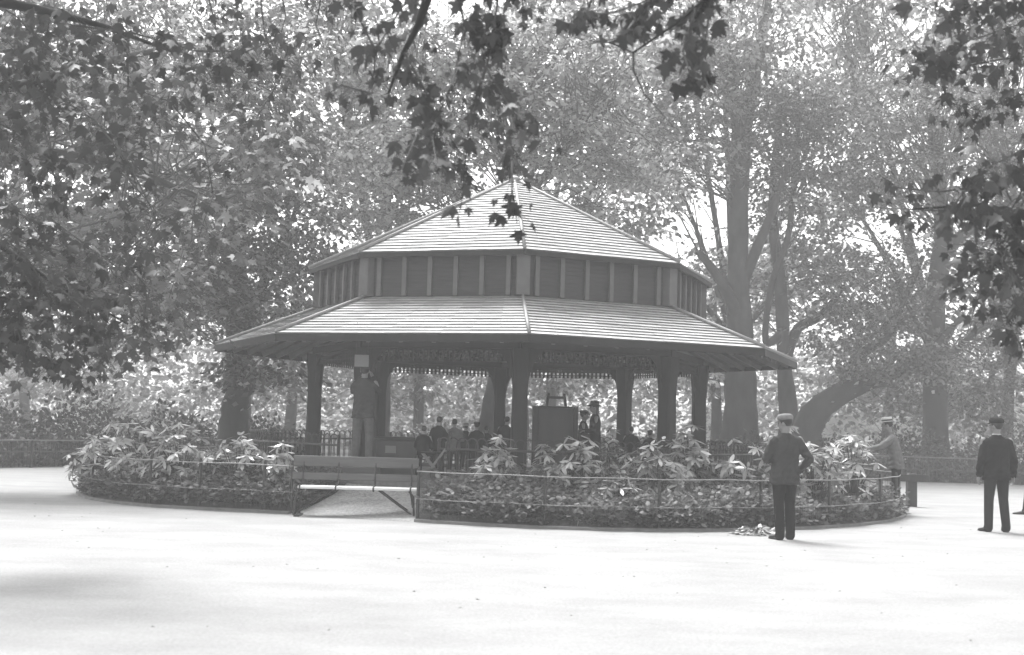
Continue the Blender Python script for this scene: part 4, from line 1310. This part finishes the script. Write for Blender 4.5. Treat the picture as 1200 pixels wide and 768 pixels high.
# bushes and hedges behind the low rails
def bush(name, label, c, w, d, h, n, size, seed, m='lf_hedge', group='bushes behind the low rails', T=T_OVAL):
    rs = np.random.default_rng(seed)
    t = thing(name, label, 'bush', (c[0], c[1], 0), 0, group)
    q = unit(n) * (rs.random((n, 1)) ** .3)
    q[:, 2] = np.abs(q[:, 2])
    bump = 1 + .22 * np.sin(q[:, 0] * 7 + seed) * np.sin(q[:, 1] * 6 + seed * 2)
    C = q * np.array([w, d, h]) * bump[:, None]
    C[:, 2] = C[:, 2] * .97 + .05
    D = q + rs.normal(size=(n, 3)) * .6
    N_ = q * .6 + np.array([0, 0, .7]) + rs.normal(size=(n, 3)) * .45
    leaves('foliage', C, D, N_, rs.uniform(.7, 1.3, n) * size, T, M[m], t)
    mb = MB()
    for i in range(7):
        a = i * .9 + seed
        mb.tube([(.1 * math.cos(a), .1 * math.sin(a), 0), (.4 * w * math.cos(a), .4 * d * math.sin(a), h * .5), (.7 * w * math.cos(a), .7 * d * math.sin(a), h * .72)], [.04, .025, .01], 5)
    mb.build('stems', M['twig'], t)


BU = [
    (-14.6, 36.4, 2.2, 1.3, 1.75, 'dark rounded bush cut by the left edge behind the low rail'),
    (-12.2, 37.0, 1.8, 1.2, 2.0, 'taller dark bush second from the left edge behind the low rail'),
    (-9.9, 37.6, 1.8, 1.2, 1.6, 'dark bush third from the left edge, close to the bed'),
    (-7.6, 38.6, 1.7, 1.2, 1.45, 'low bush left of the burred trunk'),
    (8.4, 45.5, 1.6, 1.1, 1.35, 'low bush behind the man in the boater'),
    (11.0, 45.2, 1.9, 1.2, 1.30, 'low dark bush left of the straight dark trunk'),
    (13.9, 44.6, 2.1, 1.3, 1.65, 'dark bush between the straight trunk and the man at far right'),
    (17.4, 44.6, 2.4, 1.4, 1.85, 'dark bush cut by the right edge behind the man'),
    (-2.6, 47, 2.2, 1.2, 1.5, 'pale bush beyond the shelter seen under its left half'),
    (2.4, 48, 2.2, 1.2, 1.4, 'pale bush beyond the shelter seen under its right half'),
    (5.2, 46, 1.6, 1.1, 1.2, 'bush beyond the shelter left of the massive trunk'),
]
for i, (x, y, w, d, h, lab) in enumerate(BU):
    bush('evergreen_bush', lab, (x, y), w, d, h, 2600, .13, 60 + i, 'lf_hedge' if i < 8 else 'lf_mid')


def low_rail(pts, label, zs, dark=True):
    c = sum((Vector(p) for p in pts), Vector()) / len(pts)
    t = thing('low_rail_fence', label, 'fence', c, 0, 'low rail fences along the grass')
    loc = [Vector(p) - c for p in pts]
    for z in zs:
        mb = MB(); mb.tube([p + Vector((0, 0, z)) for p in loc], .022, 6); mb.build('rail', M['wire_dark'] if z < max(zs) else M['poleturned'], t, smooth=True)
    for i, p in enumerate(loc):
        if i % 2 == 0:
            mb = MB(); mb.box(p + Vector((0, 0, max(zs) / 2)), (.06, .06, max(zs))); mb.build('fence_post', M['iron'], t)
    mb = MB()
    for i in range(len(loc) - 1):
        n = int((loc[i + 1] - loc[i]).length / .12)
        for k_ in range(n):
            q = loc[i].lerp(loc[i + 1], k_ / n)
            mb.bar(q + Vector((0, 0, .02)), q + Vector((0, 0, max(zs))), .02, .02)
    mb.build('upright_bars', M['iron'], t)


arc = [(BC.x + 14.5 * math.cos(a), BC.y + 14.5 * math.sin(a), 0) for a in np.linspace(math.radians(198), math.radians(118), 17)]
low_rail(arc, 'low dark rail fence curving behind the left of the bed in front of the bushes', (.42, .72))
arc = [(7.2 + (i / 8) * 13, 42.7 - .25 * (i / 8) ** 2 * 12, 0) for i in range(9)]
low_rail(arc, 'low dark rail fence along the far gravel edge at right, before the dark trunk', (.40, .80))
# undergrowth strip behind the rails
Cs, Ds, Ns, Ss = [], [], [], []
n = 16000
u = rng.uniform(0, 1, n)
left = rng.random(n) < .5
aa = np.radians(198 - 80 * u)
rr = 14.8 + rng.random(n) * 1.6
X = np.where(left, BC.x + rr * np.cos(aa), 7.2 + u * 13 + rng.normal(0, .2, n))
Y = np.where(left, BC.y + rr * np.sin(aa), 42.95 - .25 * u ** 2 * 12 + rng.random(n) * 1.8)
Z = rng.random(n) * .52
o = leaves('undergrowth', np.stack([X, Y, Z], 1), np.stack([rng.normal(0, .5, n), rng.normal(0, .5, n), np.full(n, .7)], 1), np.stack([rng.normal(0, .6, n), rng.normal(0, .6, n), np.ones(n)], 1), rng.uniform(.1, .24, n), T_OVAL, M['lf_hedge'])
tag(o, 'low tangled undergrowth behind the rail fences', 'undergrowth', None, 'stuff')

# white walls added far off, standing in for bright gaps between the trunks
for (u0, u1, v0, Y, lab) in ((935, 1080, 489, 72, 'long low white stand-in wall for a bright strip far off between the leaning tree and the dark trunk'),
                             (1178, 1260, 483, 70, 'white stand-in wall for a bright patch far off at the right edge'),
                             (812, 856, 484, 74, 'short white stand-in wall for a bright patch left of the massive trunk'),
                             (70, 160, 470, 72, 'white stand-in wall for a sky gap far off above the dark bushes at left')):
    p, q = P(u0, v0, Y), P(u1, v0, Y)
    h = (p.z + q.z) / 2
    t = thing('stand_in_wall', lab, 'wall', ((p.x + q.x) / 2, Y, 0), 0, 'stand-in walls for bright strips beyond the trees')
    mb = MB(); mb.box((0, 0, h / 2), (q.x - p.x, .4, h)); mb.build('masonry', M['whitewall'], t)
    mb = MB(); mb.box((0, 0, h + .04), (q.x - p.x + .1, .52, .08)); mb.build('coping', M['whitewall'], t, bevel=.01)


# ------------------------------------------------------------------ overhanging boughs of the tree above the camera
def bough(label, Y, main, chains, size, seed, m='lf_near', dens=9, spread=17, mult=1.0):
    """main: (u, v, Y, r) limb; chains: (points, leaves per step)"""
    rs = np.random.default_rng(seed)
    p0 = P(*main[0][:3])
    t = thing('overhanging_bough', label, 'branch', p0, 0, 'leafy boughs hanging over the foreground')
    mb = MB()
    pts = [P(u, v, y) - p0 for u, v, y, r in main]
    mb.tube(pts, [r for *_, r in main], 7, 0, False, .1, seed)
    mb.build('limb', M['bark2'], t, smooth=True)
    tw = MB()
    Cs, Ds, Ns, Ss = [], [], [], []
    for pts, nl in chains:
        W = []
        yy = Y + rs.uniform(-.7, .7)
        for i, (u, v) in enumerate(pts):
            W.append(P(u, v, yy + .25 * i * rs.uniform(-1, 1)) - p0)
        # anchor the twig on the limb when it starts near it
        tw.tube(W, list(np.linspace(.010, .0035, len(W))), 5)
        for i in range(len(W) - 1):
            L = (W[i + 1] - W[i]).length
            for k_ in range(int(nl * mult)):
                f = rs.random()
                c = W[i].lerp(W[i + 1], f)
                off = Vector(rs.normal(size=3)) * spread / F * Y * .55
                off.z = off.z * .8 - .03
                c2 = c + off
                if off.length > .07:
                    tw.tube([c, c + off * .5 + Vector((0, 0, .02)), c2], [.0035, .0025, .0018], 3)
                Cs.append(c2)
                d = Vector((off.x, off.y, 0)) * 3 + Vector(rs.normal(size=3)) * .35 + Vector((0, 0, -.75))
                Ds.append(d)
                Ns.append(Vector(rs.normal(size=3)) * .6 + Vector((0, -.35, .75)))
                Ss.append(size * rs.uniform(.5, 1.4))
    tw.build('twigs', M['twig'], t)
    Cs, Ds, Ns, Ss = map(np.array, (Cs, Ds, Ns, Ss))
    h = rs.random(len(Cs)) < .55
    leaves('foliage', Cs[h], Ds[h], Ns[h], Ss[h], T_PLANE, M[m], t)
    leaves('foliage', Cs[~h], Ds[~h], Ns[~h], Ss[~h], T_PLANE2, M[m], t)
    return t


bough('bough of large lobed leaves hanging over the shelter apex at top middle', 9.0,
      [(540, -420, 3.0, .10), (530, -200, 6.5, .07), (510, -30, 8.6, .045), (490, 30, 9, .03), (473, 62, 9, .02), (455, 110, 9, .009)],
      [([(505, -20), (490, 25), (474, 62), (456, 120)], 4), ([(474, 62), (500, 110), (492, 150), (470, 200)], 9), ([(590, -60), (582, 10), (570, 80), (600, 130), (630, 150)], 9),
       ([(590, -60), (610, -10), (615, 20)], 9), ([(570, 80), (552, 130), (545, 190), (540, 245)], 7), ([(575, 100), (592, 160), (612, 190)], 8), ([(600, 190), (600, 225), (606, 262)], 5),
       ([(520, -60), (545, 30), (530, 100), (505, 150), (512, 195)], 9), ([(505, -30), (470, 10), (440, 60), (436, 110)], 6), ([(440, 60), (415, 10), (405, -20)], 6), ([(436, 110), (400, 100), (385, 110)], 3),
       ([(540, 30), (560, 20), (590, 40), (560, 70)], 9), ([(512, 150), (500, 190), (475, 208)], 5)], .094, 5, mult=1.9)
bough('sparser bough of lobed leaves with a forked bare twig at top right of the middle', 8.6,
      [(900, -420, 3.0, .09), (870, -200, 6.5, .06), (850, -60, 8.4, .03), (838, -10, 8.6, .018), (792, 28, 8.6, .010), (742, 62, 8.6, .008), (715, 50, 8.6, .006), (690, 48, 8.6, .004)],
      [([(742, 62), (742, 82), (755, 110), (790, 150)], 0), ([(838, -20), (815, 10), (795, 35)], 11), ([(835, -20), (828, 40), (818, 75), (832, 105)], 8), ([(800, -30), (760, 0), (720, 15), (675, 18)], 8),
       ([(760, 0), (745, 22), (735, 35)], 8), ([(815, 10), (800, 60), (810, 90)], 6), ([(700, -30), (690, 10), (668, 25)], 5)], .094, 6, mult=1.9)
LC = []
for (x0, y0, x1, y1, n) in ((-30, -40, 120, 60, 9), (-30, 60, 60, 200, 8), (60, 40, 150, 220, 7), (-30, 200, 20, 420, 6), (20, 260, 80, 430, 5), (80, 240, 140, 420, 4)):
    pass
LC = [([(300, -50), (310, 40), (330, 90), (300, 140)], 4), ([(385, -50), (370, 30), (392, 80)], 4), ([(200, 120), (240, 170), (250, 230), (235, 270)], 4), ([(230, 60), (290, 60), (340, 40)], 4), ([(-60, -30), (20, 20), (90, 30), (150, 60)], 12), ([(-60, 60), (0, 80), (60, 110), (110, 140)], 12), ([(-60, 120), (10, 150), (60, 190), (70, 240)], 11), ([(-60, 260), (-5, 270), (30, 300), (40, 340)], 8),
      ([(-60, 300), (0, 330), (20, 380), (30, 430)], 12), ([(30, 300), (60, 350), (55, 400), (70, 435)], 11), ([(60, 330), (95, 360), (100, 400), (98, 440)], 9), ([(110, 140), (150, 190), (180, 250), (190, 290)], 5),
      ([(90, 30), (160, 40), (230, 60), (270, 130)], 7), ([(150, 60), (150, 130), (140, 180), (160, 230)], 8), ([(230, -60), (250, 20), (262, 70), (240, 90)], 8), ([(-60, 0), (10, 50), (40, 80), (60, 100)], 11),
      ([(140, 300), (175, 340), (165, 390), (120, 400)], 4), ([(20, 20), (60, 60), (120, 90), (200, 120)], 8), ([(320, -60), (335, 20), (320, 70)], 2), ([(-40, 380), (10, 400), (35, 420)], 10)]
bough('dark dense bough of lobed leaves hanging down the left side of the view', 12.0,
      [(-500, -300, 6, .16), (-260, -60, 10, .11), (-60, -10, 12, .07), (40, 10, 12, .045), (120, 30, 12, .028), (200, 60, 12, .012)], LC, .108, 8, spread=36, mult=3.3)
bough('slanting bough of lobed leaves below the dense one at left', 12.6,
      [(-500, 60, 7, .12), (-200, 180, 11, .08), (-40, 260, 12.6, .04), (60, 330, 12.6, .02), (150, 380, 12.6, .01)],
      [([(-40, 230), (20, 250), (70, 270), (110, 300)], 8), ([(0, 290), (50, 320), (90, 350), (120, 390)], 10), ([(60, 330), (110, 340), (160, 350), (185, 400)], 7), ([(100, 360), (120, 400), (130, 430)], 7), ([(-40, 320), (-5, 360), (10, 410)], 10)], .115, 9, spread=29, mult=3.4)
RC_ = [([(1260, 20), (1190, 30), (1130, 50), (1080, 90)], 11), ([(1260, 90), (1200, 110), (1150, 130), (1110, 120)], 10), ([(1260, 150), (1190, 180), (1150, 200), (1110, 250)], 11), ([(1260, 230), (1200, 250), (1140, 250), (1060, 245)], 8),
       ([(1260, 250), (1190, 280), (1150, 320), (1135, 350)], 10), ([(1260, 330), (1200, 340), (1180, 370), (1190, 400)], 11), ([(1260, 60), (1170, 70), (1120, 80), (1060, 60)], 7), ([(1260, 200), (1200, 220), (1160, 290), (1190, 330)], 10),
       ([(1140, 220), (1100, 225), (1050, 220), (1030, 205)], 2), ([(1260, -30), (1200, -10), (1140, 10), (1100, 20)], 10)]
bough('dense bough with bright edged lobed leaves hanging at the right edge', 10.0,
      [(1700, -300, 5, .15), (1450, 0, 8, .10), (1290, 120, 10, .06), (1210, 190, 10, .035), (1150, 240, 10, .018), (1070, 245, 10, .007)], RC_, .106, 10, spread=34, mult=3.0)

# ------------------------------------------------------------------ air
b = MB()
x0, x1, y0, y1, z0, z1 = -150, 150, -38, 300, -1.0, 26.0
b.add([(x0, y0, z0), (x1, y0, z0), (x1, y1, z0), (x0, y1, z0), (x0, y0, z1), (x1, y0, z1), (x1, y1, z1), (x0, y1, z1)],
      [(3, 2, 1, 0), (4, 5, 6, 7), (0, 1, 5, 4), (1, 2, 6, 5), (2, 3, 7, 6), (3, 0, 4, 7)])
hm = bpy.data.materials.new('haze_air'); hm.use_nodes = True
hn = hm.node_tree; hn.nodes.clear()
out = hn.nodes.new('ShaderNodeOutputMaterial'); vol = hn.nodes.new('ShaderNodeVolumePrincipled')
vol.inputs['Color'].default_value = g3(.95)
vol.inputs['Density'].default_value = 0.0027  # also lifts the near blacks, standing in for lens veil
vol.inputs['Anisotropy'].default_value = 0.1
hn.links.new(vol.outputs[0], out.inputs['Volume'])
o = b.build('haze', hm); tag(o, 'thin pale haze in the park air, also standing in for lens veil', 'haze', None, 'stuff')

# ------------------------------------------------------------------ light
SUN_EL, SUN_AZ = math.radians(60), math.radians(-22)        # azimuth of the sun measured from +y towards +x: high beyond the shelter, a little to the left
W = bpy.data.worlds.new('World'); S.world = W; W.use_nodes = True
n = W.node_tree.nodes; L = W.node_tree.links
sky = n.new('ShaderNodeTexSky'); sky.sky_type = 'NISHITA'; sky.sun_disc = False
sky.sun_elevation = SUN_EL; sky.sun_rotation = SUN_AZ; sky.air_density = 1.0; sky.dust_density = 3.0
bw = n.new('ShaderNodeRGBToBW')
L.new(sky.outputs[0], bw.inputs[0]); L.new(bw.outputs[0], n['Background'].inputs['Color'])
n['Background'].inputs['Strength'].default_value = 0.13
sl = bpy.data.lights.new('sun', 'SUN'); sl.energy = 1.5; sl.angle = math.radians(24); sl.color = (1, 1, 1)
so = bpy.data.objects.new('sun', sl); link(so)
sd = Vector((math.sin(SUN_AZ) * math.cos(SUN_EL), math.cos(SUN_AZ) * math.cos(SUN_EL), math.sin(SUN_EL)))
so.rotation_euler = sd.to_track_quat('Z', 'Y').to_euler()
so.location = (-20, -20, 40)

S.view_settings.view_transform = 'Standard'; S.view_settings.look = 'None'
S.view_settings.exposure = 2.02; S.view_settings.gamma = 1.0
S.render.engine = 'CYCLES'
S.cycles.max_bounces = 6; S.cycles.diffuse_bounces = 3; S.cycles.glossy_bounces = 2; S.cycles.transmission_bounces = 3; S.cycles.volume_bounces = 1
S.cycles.use_adaptive_sampling = True; S.cycles.adaptive_threshold = 0.02
S.cycles.use_denoising = True
S.render.filter_size = 1.8
